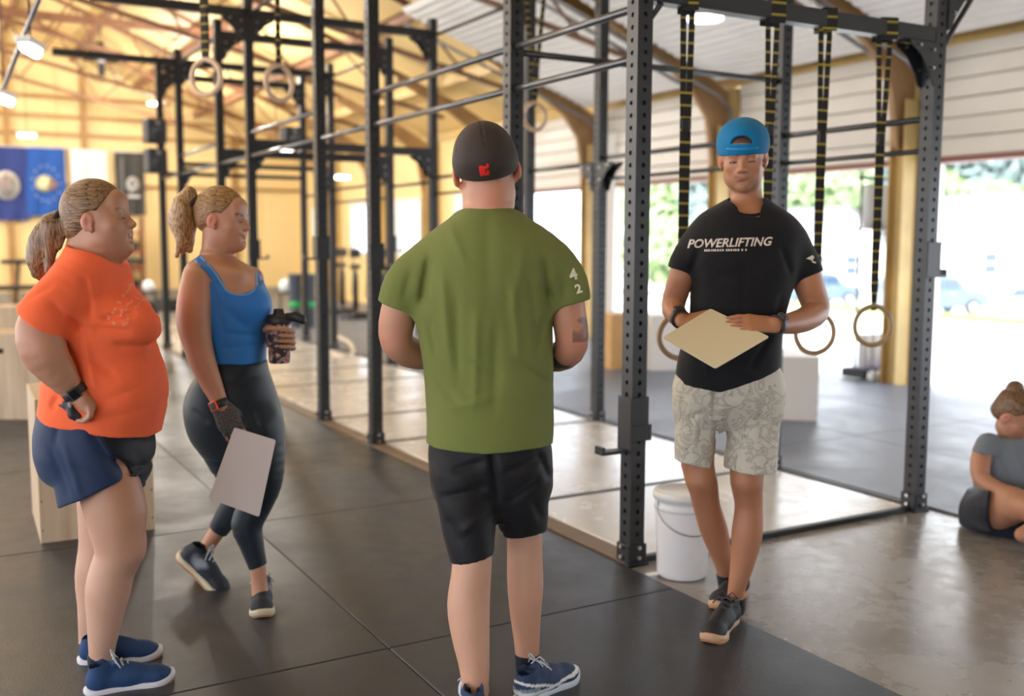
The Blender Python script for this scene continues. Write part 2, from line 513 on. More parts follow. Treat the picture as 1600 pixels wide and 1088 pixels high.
M_RUB2 = proc_floor('grey_rubber', (.135, .150, .185), .46, .25, 1.1, .05, spec=.6, rvar=.1)
M_PLAT = proc_floor('platform_board', (.60, .58, .56), .24, .09, 1.0, .03, spec=.6, rvar=.1)
M_ASPH = proc_floor('pale_lot', (.74, .73, .70), .9, .1, .5, 0)
M_STEEL = mat('black_steel', (.017, .018, .022), .38, bump=.05, bscale=300, spec=.5)
M_STEELB = mat('dark_steel_bar', (.055, .055, .06), .32, metal=.5)
M_BAR = mat('bare_steel_bar', (.30, .30, .31), .32, metal=.85)
M_BOLT = mat('zinc_bolt', (.75, .75, .76), .28, metal=1)
M_YEL = mat('yellow_insulation', (.80, .58, .25), .62, var=.10, vscale=.7, bump=.15, bscale=3)
M_YELW = mat('yellow_wall', (.82, .62, .29), .60, var=.06, vscale=.7, bump=.08, bscale=3)
M_RUST = mat('rust_steel', (.24, .11, .055), .6, var=.25, vscale=3)
M_OCHRE = mat('ochre_steel', (.56, .39, .15), .5, var=.2, vscale=2)
M_PANEL = mat('cream_panel', (.70, .655, .59), .42, var=.05, vscale=1.5)
M_PANELW = mat('white_panel', (.84, .82, .79), .40, var=.04, vscale=1.5)
M_WHITE = mat('white_paint', (.80, .79, .77), .5)
M_RED = mat('red_paint', (.62, .05, .05), .45)
M_LAMP = mat('lamp_glass', (1, 1, 1), .4, emit=(1, .96, .9, 9))

WV = 5.85     # side wall with the overhead doors (rig v)
WU = 22.0     # end wall (rig u)
U0 = -10.0     # near end of what is built
V0 = -10.5    # far left side
EZ = 3.25      # eave height
RS = .40      # roof slope
def roofz(v):
    r = -4.2
    return EZ + RS * (WV - v) if v > r else EZ + RS * (WV - r) - RS * (r - v)

fl = MB().rbox(V0, WV + .1, U0, WU, -.2, 0).build('floor', M_CONC); fl.matrix_basis = RIGM; tag(fl, kind='structure')
def slab(name, v0, v1, u0, u1, h, m, parent, nv, nu, gap=.0025, name2='mat_tile', jit=.001):
    dv, du = (v1 - v0) / nv, (u1 - u0) / nu
    me = MB().box((0, 0, h / 2), (dv - gap, du - gap, h), bev=.004).mesh(name2, m)
    rr = random.Random(3)
    for i in range(nv):
        for j in range(nu):
            o = link(name2, me, None, parent)
            o.location = (v0 + (i + .5) * dv, u0 + (j + .5) * du, rr.uniform(0, jit))
rub = empty('floor_rubber', P1, ANG, kind='structure')
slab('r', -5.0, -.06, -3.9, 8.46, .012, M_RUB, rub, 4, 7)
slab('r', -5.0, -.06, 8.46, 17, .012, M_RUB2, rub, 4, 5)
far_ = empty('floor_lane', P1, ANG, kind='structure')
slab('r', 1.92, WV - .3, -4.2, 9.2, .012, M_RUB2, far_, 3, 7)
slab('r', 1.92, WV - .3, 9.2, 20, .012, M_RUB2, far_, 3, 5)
plat = empty('floor_platform', P1, ANG, kind='structure')
STN = [0, 1.05, 2.92, 3.97, 5.85, 6.95, 8.8, 9.9]
ed = [0, 1.05, 2.92, 3.97, 5.85, 6.95, 8.8, 9.9]
for i in range(len(ed) - 1):
    o = MB().rbox(.06, 1.80, ed[i] + .02, ed[i + 1] - .02, 0, .022, bev=.004).build('platform_panel', M_PLAT, plat)
o = MB().rbox(-.05, .05, -.02, 9.95, 0, .020, bev=.003).build('edge_strip', mat('plywood_edge', (.17, .11, .065), .6, var=.2, vscale=5), plat)
M_EDGE = mat('black_edge', (.02, .02, .022), .5)
for u in ed[:-1]:
    MB().rbox(.05, 1.86, u - .018, u + .018, 0, .026, bev=.003).build('edge_strip', M_EDGE, plat)
MB().rbox(1.82, 1.86, .02, 9.9, 0, .026, bev=.003).build('edge_strip', M_EDGE, plat)

# end wall: ribbed yellow panels, girts in brown
wb = empty('wall_back', P1, ANG, kind='structure')
v = V0
vs_ = []
while v < WV: vs_.append(v); v += .92
for i, v in enumerate(vs_):
    v1 = min(v + .92, WV)
    m = MB(); zt0, zt1 = roofz(v), roofz(v1)
    bm = m.bm
    zt0 += .2; zt1 += .2
    P = [(v + .0015, WU, 0), (v1 - .0015, WU, 0), (v1 - .0015, WU, zt1), (v + .0015, WU, zt0)]
    a = [bm.verts.new(p) for p in P]; b = [bm.verts.new((p[0], p[1] + .12, p[2])) for p in P]
    bm.faces.new(a); bm.faces.new(b[::-1])
    for k in range(4): bm.faces.new((a[k], b[k], b[(k + 1) % 4], a[(k + 1) % 4]))
    m.rbox(v + .40, v + .46, WU - .03, WU, 0, min(zt0, zt1))
    m.build('wall_panel', M_YELW, wb)
M_GIRT = mat('brown_girt', (.36, .19, .06), .6, var=.15, vscale=3)
for z in (2.6, 3.72, 4.12, 4.55, 5.6):
    vl = WV - (z - EZ) / RS if z > EZ else WV
    MB().rbox(V0, vl, WU - .10, WU - .03, z, z + .07).build('girt', M_GIRT, wb)
for v in (-5.5, -2.6, -1.0, .6, 2.3, 4.0):
    MB().rbox(v, v + .10, WU - .14, WU - .03, 0, roofz(v) - .05).build('wall_post', M_GIRT, wb)
MB().rbox(V0, WV + .4, WU + .13, WU + .2, 0, 8).build('outer_cladding', M_PANEL, wb)
MB().rbox(V0, WV, WU - .02, WU - .01, 0, .2).build('baseboard', mat('wall_base', (.30, .27, .22), .7), wb)

# side wall: columns, overhead door openings, header panels
wr = empty('wall_right', P1, ANG, kind='structure')
COLU = [-7.1, -4.5, -1.9, .7, 3.3, 5.95, 8.7, 11.4, 14.1, 16.8, 19.4]
M_HEAD = M_PANEL
T = .14
for i in range(len(COLU)):
    ua = COLU[i]; ub = COLU[i + 1] if i + 1 < len(COLU) else WU
    lo = 2.20
    far = ua > 9
    if not far:
        # header above the opening: horizontal ribbed strips
        for k in range(7):
            z0 = lo + k * .18
            if z0 > EZ: break
            MB().rbox(WV - .02 - .012 * (k % 2), WV + T, ua + .13, ub - .13, z0 + .004, min(z0 + .176, EZ + .1), bev=.01).build('header_strip', M_PANEL, wr)
        MB().rbox(WV - .03, WV + T + .02, ua + .13, ub - .13, lo - .05, lo + .003).build('door_seal', mat('dark_red_trim', (.22, .07, .05), .5), wr)
        for uu in (ua + .16, ub - .16):
            MB().rbox(WV, WV + T, uu - .05, uu + .05, 0, lo - .05).build('door_jamb', M_WHITE, wr)
    else:
        # solid yellow wall with one window
        w0, w1 = ua + .8, ub - .75
        for (a, b_, z0, z1) in ((ua + .1, w0, 0, EZ), (w1, ub - .1, 0, EZ), (w0, w1, 0, 1.12), (w0, w1, 2.18, EZ)):
            MB().rbox(WV, WV + T, a, b_, z0, z1).build('wall_panel', M_YELW, wr)
MB().rbox(WV - .03, WV + T, 8.82, 8.90, 0, 2.16).build('door_trim', M_RED, wr)
MB().rbox(WV - .03, WV + T, 8.90, 8.99, 0, 2.16).build('door_trim', M_WHITE, wr)
MB().rbox(WV - .04, WV + .02, 8.3, 8.52, 0, 2.9).build('door_trim', M_WHITE, wr)
# windows in the far bays
M_GLASS = mat('window_glass', (.9, .95, 1), .05, trans=1.0, spec=.3)
for n_, ua in enumerate([c for c in COLU if c > 9]):
    ub = ([c for c in COLU if c > ua] + [WU])[0]
    w0, w1 = ua + .8, ub - .75
    w = empty('window_%d' % (n_ + 1), P1, ANG, kind='structure')
    m = MB()
    for (a, b_, z0, z1) in ((w0 - .05, w0 + .03, 1.07, 2.23), (w1 - .03, w1 + .05, 1.07, 2.23), (w0, w1, 1.07, 1.15), (w0, w1, 2.15, 2.23)):
        m.rbox(WV - .03, WV + .08, a, b_, z0, z1)
    m.build('window_frame', M_WHITE, w)
    MB().rbox(WV + .03, WV + .036, w0, w1, 1.12, 2.18).build('window_pane', M_GLASS, w)
# open overhead doors stored under the roof: white ribbed sections
DR = [(-7.1, -4.5), (-4.5, -1.9), (-1.9, .7), (.7, 3.3), (3.3, 5.95), (5.95, 8.7)]
for n_, (ua, ub) in enumerate(DR):
    d = empty('door_%d' % (n_ + 1), P1, ANG, kind='structure')
    for k in range(6):
        v1 = WV - .40 - k * .46; v0 = v1 - .45
        z1 = 3.12 + (WV - v1) * .36; z0 = 3.12 + (WV - v0) * .36
        m = MB(); bm = m.bm
        # ribbed section, folded sheet with thickness
        prof = []
        nr = 4
        for q in range(nr):
            t0 = q / nr
            for (tt, dz) in ((0, 0), (.12, .022), (.72, .022), (.84, 0)):
                t = t0 + tt / nr
                prof.append((v1 + (v0 - v1) * t, z1 + (z0 - z1) * t - dz))
        prof.append((v0, z0))
        prev = None
        for (a, z) in prof:
            row = [bm.verts.new((a, ua + .16, z)), bm.verts.new((a, ub - .16, z)), bm.verts.new((a, ub - .16, z + .03)), bm.verts.new((a, ua + .16, z + .03))]
            if prev:
                for q in range(4): bm.faces.new((prev[q], row[q], row[(q + 1) % 4], prev[(q + 1) % 4]))
            else: bm.faces.new(row)
            prev = row
        bm.faces.new(prev[::-1])
        m.build('door_section', M_PANELW if k < 9 else M_PANEL, d)
    # track rails
    for uu in (ua + .12, ub - .12):
        MB().tube([(WV - .08, uu, .02), (WV - .08, uu, 2.55), (WV - .16, uu, 2.95), (WV - .36, uu, 3.10), (WV - 3.1, uu, 4.10)], .022, 6).build('track_rail', M_BAR, d)
# roof skin with purlins, rigid frames with lattice webs
rf = empty('roof', P1, ANG, kind='structure')
RID = -4.2
for (va, vb) in ((WV + .3, RID), (RID, V0)):
    n_ = 12
    us = [U0 + (WU + .2 - U0) * k / n_ for k in range(n_ + 1)]
    for k in range(n_):
        m = MB(); bm = m.bm
        P = [(va, us[k] + .004), (va, us[k + 1] - .004), (vb, us[k + 1] - .004), (vb, us[k] + .004)]
        zz = [(EZ + RS * (WV - p[0])) if p[0] >= RID - 1e-6 else EZ + RS * (WV - RID) - RS * (RID - p[0]) for p in P]
        a = [bm.verts.new((p[0], p[1], z + .14)) for p, z in zip(P, zz)]; b = [bm.verts.new((p[0], p[1], z + .22)) for p, z in zip(P, zz)]
        bm.faces.new(a[::-1]); bm.faces.new(b)
        for q in range(4): bm.faces.new((a[q], a[(q + 1) % 4], b[(q + 1) % 4], b[q]))
        m.build('roof_sheet', M_YEL, rf)
for v in [WV - 1.35 * k for k in range(0, 12)]:
    if v < V0: break
    z = roofz(v)
    MB().rbox(v - .04, v + .04, U0, WU, z - .02, z + .13).build('purlin', M_RUST if v < 4 else M_OCHRE, rf)
def frame(u, tapered=True):
    f = empty('trim_%d' % (COLU.index(u) + 1), P1, ANG, kind='structure')
    # column
    big = .20
    MB().rbox(WV - .30, WV - .12, u - .09, u - .075, 0, 2.75).rbox(WV - .30, WV - .12, u + .075, u + .09, 0, 2.75).rbox(WV - .215, WV - .205, u - .075, u + .075, 0, 2.75).build('column', M_OCHRE, f)
    MB().rbox(WV - .10, WV + .12, u - .12, u + .12, 0, 3.2).build('column_facing', M_OCHRE, f)
    # haunch: curved web plate from the column into the rafter
    pts_o = [(WV - .12, 2.2), (WV - .12, 3.15), (WV - .9, roofz(WV - .9) - .04), (WV - 2.0, roofz(WV - 2.0) - .04)]
    pts_i = [(WV - 2.0, roofz(WV - 2.0) - .20), (WV - 1.1, roofz(WV - 1.1) - .25), (WV - .66, 3.14), (WV - .43, 2.85), (WV - .33, 2.3)]
    Mx = Matrix(((1, 0, 0, 0), (0, 0, -1, u + .03), (0, 1, 0, 0), (0, 0, 0, 1)))
    MB().prism(pts_o + pts_i, 0, .06, M=Mx).build('haunch', mat('olive_brown_steel', (.34, .20, .09), .55, var=.25, vscale=3), f)
    # rafter chords on both slopes
    m = MB()
    for (a, b_) in ((WV - 1.9, RID), (RID, V0)):
        m.tube([(a, u, roofz(a) - .08), (b_, u, roofz(b_) - .08)], .045, 6)
    m.build('rafter', M_RUST, f)
    m = MB(); m.tube([(WV - 1.2, u, 3.35), (RID, u, 3.35 + .25 * (WV - 1.2 - RID) * .9), (V0, u, 4.6)], .035, 6); m.build('lower_chord', M_RUST, f)
    vv = WV - 2.2; k = 0
    def lowz(v):
        return 3.35 + .225 * (WV - 1.2 - v) if v > RID else 3.35 + .225 * (WV - 1.2 - RID)
    while vv > V0 + 1:
        a, b_ = vv, vv - .75
        za, zb = (lowz(a), roofz(b_) - .1) if k % 2 == 0 else (roofz(a) - .1, lowz(b_))
        MB().tube([(a, u, za), (b_, u, zb)], .018, 5).build('web_bar', M_RUST, f)
        vv -= .75; k += 1
for u in COLU: frame(u)
# a cross tie below the roof
tie = empty('trim_20', P1, ANG, kind='structure')
MB().rbox(-6.5, 2.6, 9.95, 10.05, 4.75, 4.87).build('tie_beam', M_RUST, tie)
MB().rbox(-6.5, 2.6, 14.0, 14.1, 4.75, 4.87).build('tie_beam', M_RUST, tie)

wf = empty('wall_front', P1, ANG, kind='structure')
for (a, b_, z0, z1) in ((V0, -9.9, 0, 7.6), (-9.9, -6.4, 3.6, 7.6), (-6.4, WV + .3, 0, 7.6)):
    MB().rbox(a, b_, U0 - .15, U0, z0, z1).build('wall_panel', mat('kraft_panel', (.42, .38, .33), .7), wf)
wl_ = empty('wall_left', P1, ANG, kind='structure')
MB().rbox(V0 - .15, V0, U0, WU, 3.9, 5.2).build('wall_panel', M_YELW, wl_)
for k in range(9): MB().rbox(V0 - .15, V0, U0 + k * 4 - .25, U0 + k * 4 + .25, 0, 3.9).build('wall_post', M_OCHRE, wl_)
MB().rbox(WV, WV + .14, U0, -7.1, 0, EZ).build('wall_panel', M_YELW, wr)
# ================================================================== OUTSIDE
g0 = MB().rbox(-60, V0 - .05, -45, 90, -.22, -.03).build('ground_yard', M_ASPH); g0.matrix_basis = RIGM; tag(g0, kind='structure')
gl = MB().rbox(WV + .05, 15.2, -45, 90, -.22, -.03).build('ground', M_ASPH); gl.matrix_basis = RIGM; tag(gl, kind='structure')
M_GRASS = proc_floor('lawn', (.15, .19, .05), .9, .3, 3, 0)
gs = MB().rbox(13.7, 15.0, -45, 90, -.03, .01).build('ground_verge', M_GRASS); gs.matrix_basis = RIGM; tag(gs, kind='structure')
m_ = MB(); rows_ = [(15.1, -.06), (60, -3.8), (140, -4.0)]; pr_ = None
for (v_, z_) in rows_:
    r_ = [m_.bm.verts.new((v_, -60, z_)), m_.bm.verts.new((v_, 130, z_)), m_.bm.verts.new((v_, 130, z_ - .2)), m_.bm.verts.new((v_, -60, z_ - .2))]
    if pr_:
        for q_ in range(4): m_.bm.faces.new((pr_[q_], r_[q_], r_[(q_ + 1) % 4], pr_[(q_ + 1) % 4]))
    pr_ = r_
gs = m_.build('ground_slope', M_ASPH); gs.matrix_basis = RIGM; tag(gs, kind='structure')
def slope_z(x, y):
    v = (Vector((x, y, 0)) - P1).dot(VD)
    return -.03 if v < 15.1 else (-.06 - 3.74 * (v - 15.1) / 44.9 if v < 60 else -3.8 - .2 * (v - 60) / 80)
# ================================================================== RIG
M_BAR2 = mat('worn_bar', (.16, .16, .17), .33, metal=.8)
rig = empty('pull_up_rig', P1, ANG, label='black steel pull-up rig of bolted posts and crossbeams along the lifting platforms', cat='rig')
def post_mesh(h=3.6, w=.076, hole=.0105):
    bm = bmesh.new(); step = .0508; n = int(h / step); hw = w / 2
    L = [(-hw, -hole * 1.0), (hole * 1.0, hw)]
    for face in range(4):
        Rm = Matrix.Rotation(face * math.pi / 2, 3, 'Z')
        def P(x, z, d=0): return Rm @ Vector((x, -hw + d, z))
        octs = [(hole * math.cos(math.pi / 8 + k * math.pi / 4), hole * math.sin(math.pi / 8 + k * math.pi / 4)) for k in range(8)]
        for s in range(n):
            z0 = s * step; zc = z0 + step / 2; z1 = z0 + step
            q = [bm.verts.new(P(x, z)) for x, z in ((-hw, z0), (hw, z0), (hw, z1), (-hw, z1))]
            o = [bm.verts.new(P(x, zc + z)) for x, z in octs]; i = [bm.verts.new(P(x, zc + z, .01)) for x, z in octs]
            # octagon vertices 0..7 start at 22.5 deg; corners: right-top=q2
            bm.faces.new((q[2], q[1], o[7], o[0])[::-1]); bm.faces.new((q[2], o[0], o[1])[::-1]); bm.faces.new((q[3], q[2], o[1], o[2])[::-1])
            bm.faces.new((q[3], o[2], o[3])[::-1]); bm.faces.new((q[0], q[3], o[3], o[4])[::-1]); bm.faces.new((q[0], o[4], o[5])[::-1])
            bm.faces.new((q[1], q[0], o[5], o[6])[::-1]); bm.faces.new((q[1], o[6], o[7])[::-1])
            for k in range(8): bm.faces.new((o[k], o[(k + 1) % 8], i[(k + 1) % 8], i[k]))
            bm.faces.new(i)
    bmesh.ops.remove_doubles(bm, verts=bm.verts, dist=.0003)
    top = [bm.verts.new((x, y, n * step)) for x, y in ((-hw, -hw), (hw, -hw), (hw, hw), (-hw, hw))]; bm.faces.new(top)
    bmesh.ops.recalc_face_normals(bm, faces=bm.faces)
    me = bpy.data.meshes.new('post'); bm.to_mesh(me); bm.free(); me.materials.append(M_STEEL)
    return me
PM = post_mesh()
foot = MB().box((0, 0, .006), (.11, .11, .012), bev=.002)
for sx in (-1, 1): foot.box((sx * .044, 0, .05), (.010, .088, .09), bev=.002)
for sy in (-1, 1): foot.box((0, sy * .044, .05), (.088, .010, .09), bev=.002)
foot = foot.mesh('foot_plate', M_STEEL)
boltm = MB()
for a in range(4):
    Rm = Matrix.Rotation(a * math.pi / 2, 4, 'Z')
    for z in (.04, .085):
        boltm.prism([(.009 * math.cos(k * math.pi / 3), .009 * math.sin(k * math.pi / 3)) for k in range(6)], 0, .012, M=Rm @ Matrix.Translation((0, -.050, z)) @ Matrix.Rotation(math.pi / 2, 4, 'X'))
boltm = boltm.mesh('bolt', M_BOLT)
TOPZ = 3.42
gus_v = MB().prism([(0, 0), (.30, 0), (.28, -.035), (.17, -.10), (.08, -.22), (.035, -.32), (0, -.34)], -.004, .004, M=Matrix.Rotation(math.pi / 2, 4, 'X'))
gus_v = gus_v.mesh('gusset', M_STEEL)
bolt4 = MB()
for (x, z) in ((.05, -.06), (.20, -.035), (.05, -.20)):
    for sgn in (-1, 1):
        bolt4.prism([(.011 * math.cos(k * math.pi / 3), .011 * math.sin(k * math.pi / 3)) for k in range(6)], 0, .014 * sgn, M=Matrix.Translation((x, sgn * .004, z)) @ Matrix.Rotation(-math.pi / 2, 4, 'X'))
bolt4 = bolt4.mesh('bolt', M_BOLT)
def gusset(v, u, z, rz, flip=False):
    for side in (-1, 1):
        o = link('gusset', gus_v, None, rig); o.location = (v - math.sin(rz) * .042 * side, u + math.cos(rz) * .042 * side, z); o.rotation_euler.z = rz
        o.scale = (.66, 1, .62)
        if flip: o.scale.z = -.62
        link('bolt', bolt4, None, o)['kind'] = 'stuff'
for si, u in enumerate(STN):
    for v in (0, 1.83):
        o = link('post', PM, None, rig); o.location = (v, u, .012)
        f = link('foot_plate', foot, None, rig); f.location = (v, u, .0)
        link('bolt', boltm, None, f)['kind'] = 'stuff'
        s = 1 if v == 0 else -1
        gusset(v + s * .038, u, TOPZ - .04, 0 if s > 0 else math.pi)
def beam_v(v0, v1, u, z, s=.076, m=None):
    MB().rbox(v0, v1, u - s / 2, u + s / 2, z - s / 2, z + s / 2, bev=.004).build('crossbeam', m or M_STEEL, rig)
def pipe(a, b, r, m=None, name='pull_up_bar'):
    MB().tube([a, b], r, 10).build(name, m or M_STEELB, rig)
for i, u in enumerate(STN):
    v0 = -1.32 if i in (2, 4, 6) else .038
    beam_v(v0, 1.79, u, TOPZ)
    if i in (4, 6):
        gusset(-.038, u, TOPZ - .04, math.pi)
# near end: heavy beam at 2.44 carrying the rings, gussets
beam_v(.038, 1.79, 0, 2.42, .076)
gusset(1.83 - .038, 0, 2.38, math.pi); 
gusset(.038, 0, 2.50, 0, flip=True)
gusset(1.83 + .038, 0, 2.66, 0, flip=False)
# diagonal braces at near posts
pipe((.038, -.0, 2.30), (.30, -.0, 2.62), .012, name='brace'); pipe((1.87, 0, 2.35), (2.16, 0, 2.72), .014, name='brace')
MB().rbox(1.87, 2.6, -.038, .038, 2.72, 2.79, bev=.004).build('crossbeam', M_STEEL, rig)
# pull up bars across each far station
pipe((.038, 1.05, 2.34), (1.79, 1.05, 2.34), .017)
for u in (5.85, 6.95): beam_v(.038, 1.79, u, 2.27, .076)
beam_v(.038, 1.79, 2.92 + 5.88, 2.27, .05); beam_v(.038, 1.79, 9.9, 2.22, .05)
for i, u in enumerate(STN):
    if i in (4, 5, 6): 
        gusset(.038, u, 2.23, 0); gusset(1.79, u, 2.23, math.pi)
# bars along the rows
for (i, j) in ((0, 1), (1, 2), (3, 4), (5, 6)):
    a, b = STN[i] + .038, STN[j] - .038
    if i != 0:
        for v in (0, 1.83): pipe((v, a, TOPZ - .02), (v, b, TOPZ - .02), .017)
        for v in (0, 1.83): gusset_u = None
    pipe((0, a, 2.36), (0, b, 2.36), .017, M_BAR2); pipe((0, a, 2.155), (0, b, 2.155), .017, M_BAR2)
    pipe((1.83, a, 2.02), (1.83, b, 2.02), .017); pipe((1.83, a, 1.86), (1.83, b, 1.86), .014)
for (i, j) in ((2, 3), (4, 5), (6, 7)):
    a, b = STN[i] + .038, STN[j] - .038
    pipe((0, a, 2.155), (0, b, 2.155), .017, M_BAR2)
    pipe((1.83, a, 1.98), (1.83, b, 1.98), .017)
for (v, u, s) in ((0, 0, 1), (0, 2.92, 1), (0, 3.97, -1), (1.83, 2.92, 1)):
    gusset(v, u + .038 * s, TOPZ - .04, math.pi / 2 * s)
gusset(1.83, 2.92 - .038, 1.98, -math.pi / 2); gusset(1.83, 2.92 + .038, 1.98, math.pi / 2)
# safety catch on the near post, collars on others
sf = MB().rbox(-.046, .046, -.049, -.039, .60, .74, bev=.003).rbox(-.050, -.040, -.049, .049, .50, .74, bev=.003)
sf.rbox(-.046, .060, .039, .050, .55, .62, bev=.003)
sf.rbox(-.046, .060, -.052, -.042, .55, .62, bev=.003)
sf.rbox(-.17, -.055, -.03, .03, .500, .514, bev=.003).rbox(-.18, -.166, -.03, .03, .500, .535, bev=.002)
sf.build('j_hook', M_STEEL, rig)
def jhook(v, u, z, d=1):
    m = MB().rbox(v - .05, v + .05, u - .056, u - .04, z - .08, z + .10, bev=.003).rbox(v + d * .04, v + d * .056, u - .056, u + .045, z - .08, z + .10, bev=.003)
    m.rbox(v + d * .05, v + d * .14, u - .03, u + .03, z - .08, z - .065, bev=.003).rbox(v + d * .13, v + d * .143, u - .03, u + .03, z - .08, z - .04, bev=.003)
    m.build('j_hook', M_STEEL, rig)
jhook(1.83, 0, 1.30); jhook(0, 2.92, 1.28); jhook(0, 3.97, 1.33, -1); jhook(0, 5.85, 1.30); jhook(1.83, 5.85, 1.35, -1); jhook(1.83, 6.95, 1.35)

# ------------------------------------------------------------------ rings on straps
def strap_material():
    m, n, l, b = nodes('strap_webbing')
    t = n.new('ShaderNodeTexCoord'); s = n.new('ShaderNodeSeparateXYZ'); l.new(t.outputs['Object'], s.inputs[0])
    f = n.new('ShaderNodeMath'); f.operation = 'MULTIPLY'; f.inputs[1].default_value = 1 / .052; l.new(s.outputs['Z'], f.inputs[0])
    g = n.new('ShaderNodeMath'); g.operation = 'FRACT'; l.new(f.outputs[0], g.inputs[0])
    h = n.new('ShaderNodeMath'); h.operation = 'LESS_THAN'; h.inputs[1].default_value = .2; l.new(g.outputs[0], h.inputs[0])
    mx = n.new('ShaderNodeMix'); mx.data_type = 'RGBA'; mx.inputs['A'].default_value = (.012, .012, .013, 1); mx.inputs['B'].default_value = (.34, .25, .035, 1)
    l.new(h.outputs[0], mx.inputs['Factor']); l.new(mx.outputs['Result'], b.inputs['Base Color']); b.inputs['Roughness'].default_value = .8
    return m
M_STRAP = strap_material()
M_BEECH = mat('beech_wood', (.62, .44, .30), .4, var=.12, vscale=12)
M_BEECHD = mat('worn_wood_ring', (.42, .28, .15), .45, var=.15, vscale=12)
def rings(name, p, topz, rz, wide, label, m, rr=.105, gap=.05, tilt=0, narrow=.02, group='gymnastic rings hung on straps from the rig', rt=.0155, join=.5):
    """p: ring centre"""
    o = empty(name, p, rz, label=label, cat='gym ring', group=group)
    ri = MB().tube([(rr * math.cos(a), 0, rr * math.sin(a)) for a in [2 * math.pi * k / 40 for k in range(40)]], rt, 10, closed=True).build('ring', m, o)
    ri.rotation_euler = (0, tilt, 0)
    H = topz - p[2]
    jz = rr + (H - rr) * join
    for s in (-1, 1):
        me = MB(); bm = me.bm
        pts = [(0, rr - .02), (s * narrow * .35, rr + .10), (s * narrow * .5, jz), (s * gap / 2, H - .1), (s * gap / 2, H + .02)]
        prev = None
        for (x, z) in pts:
            row = [bm.verts.new((x - wide / 2, s * .004 - .0015, z)), bm.verts.new((x + wide / 2, s * .004 - .0015, z)), bm.verts.new((x + wide / 2, s * .004 + .0015, z)), bm.verts.new((x - wide / 2, s * .004 + .0015, z))]
            if prev:
                for q in range(4): bm.faces.new((prev[q], prev[(q + 1) % 4], row[(q + 1) % 4], row[q]))
            else: bm.faces.new(row[::-1])
            prev = row
        bm.faces.new(prev)
        me.build('strap', M_STRAP, o)
    MB().box((0, 0, jz - .03), (wide * 1.5, .022, .055), bev=.004).build('buckle', M_STEEL, o)
    MB().tube([((wide / 2 + .004) * math.cos(a) * 1.0, .010 * math.sin(a), rr - .01) for a in [2 * math.pi * k / 12 for k in range(12)]], .004, 6, closed=True).build('strap_loop', M_STRAP, o)
    # wrap over the beam
    MB().rbox(-gap / 2 - wide / 2, gap / 2 + wide / 2, -.046, .046, H + .015, H + .022).rbox(-gap / 2 - wide / 2, gap / 2 + wide / 2, -.046, -.040, H - .08, H + .02).rbox(-gap / 2 - wide / 2, gap / 2 + wide / 2, .040, .046, H - .08, H + .02).build('strap_wrap', M_STRAP, o)
    return o
zb = 2.42 + .025
for (v, z, rz, gp, lab) in ((.25, .985, .4, .04, 'dark wood ring half hidden behind the cap wearer and his board'), (.735, .99, .2, .05, 'wood ring hidden behind the man in the blue cap, its strap above his cap'),
                       (1.065, .965, .35, .045, 'dark wood ring beside the elbow of the man in the blue cap'), (1.465, .985, .35, .06, 'dark wood ring hanging free before the open door, nearest the end post')):
    rings('gymnastic_ring', R(v, 0, z), zb, ANG - rz, .026, lab, M_BEECHD, rr=.097, gap=gp, narrow=.026, rt=.0125, join=.62)
zc = TOPZ + .025
rings('gymnastic_ring', V(322, 121, 6.33), zc, -.35, .045, 'pale wood ring on the widest strap, the left one at top left', M_BEECH, rr=.104, gap=.03, narrow=.012, tilt=.2, rt=.0165)
rings('gymnastic_ring', V(436, 130, 6.58), zc, .95, .038, 'pale wood ring seen nearly edge-on, right one of the pair at top left', M_BEECH, rr=.108, gap=.01, narrow=.006, rt=.0165)
# rings at the rear row behind the near post
rings('gymnastic_ring', R(1.25, 2.92, 2.29), TOPZ + .025, ANG, .034, 'pale wood ring hung high on short black straps behind the near post', M_BEECH, rr=.095, gap=.20, narrow=.05, join=.25)
# ================================================================== OUTSIDE THINGS
M_SIDE = mat('white_siding', (.80, .80, .80), .7)
M_CARW = mat('white_car_paint', (.80, .82, .84), .25, coat=.6)
M_CARB = mat('silver_blue_car_paint', (.10, .15, .22), .3, coat=.6, metal=.2)
M_GLS = mat('car_glass', (.05, .08, .12), .08, coat=.5)
M_TYRE = mat('tyre', (.03, .03, .03), .7)
M_RIM = mat('alloy_rim', (.6, .6, .62), .3, metal=.9)
M_ROOFG = mat('grey_shingle', (.16, .16, .17), .8, var=.1, vscale=3)
def house(name, p, rz, w, d, h, rh, label, group=None, wins=2):
    o = empty(name, p, rz, label=label, cat='house', group=group)
    MB().box((0, 0, h / 2), (w, d, h)).build('wall', M_SIDE, o)
    n = 14
    for k in range(int(h / .25)):
        MB().box((0, -d / 2 - .012, .13 + k * .25), (w, .02, .22), rot=Matrix.Rotation(-.05, 3, 'X')).build('siding_board', M_SIDE, o)
    g = MB(); g.prism([(-w / 2, h), (w / 2, h), (0, h + rh)], -d / 2, d / 2, M=Matrix(((1, 0, 0, 0), (0, 0, 1, 0), (0, 1, 0, 0), (0, 0, 0, 1)))); g.build('gable', M_SIDE, o)
    sl = math.atan2(rh, w / 2); L = math.hypot(rh, w / 2) + .35
    for s in (-1, 1):
        MB().box((0, 0, 0), (L, d + .7, .12)).build('roof', M_ROOFG, o).matrix_basis = Matrix.Translation((s * w / 4 * 1.04, 0, h + rh / 2 + .02)) @ Matrix.Rotation(s * sl, 4, 'Y')
    for k in range(wins):
        x = (k - (wins - 1) / 2) * w / wins * .9 + .4; zw = h - 1.25
        f = MB().box((x, -d / 2 - .05, zw), (1.05, .08, 1.35)).build('window', M_WHITE, o)
        for zz in (-.32, .32): MB().box((x, -d / 2 - .095, zw + zz), (.86, .02, .56)).build('pane', M_GLS, f)
    return o
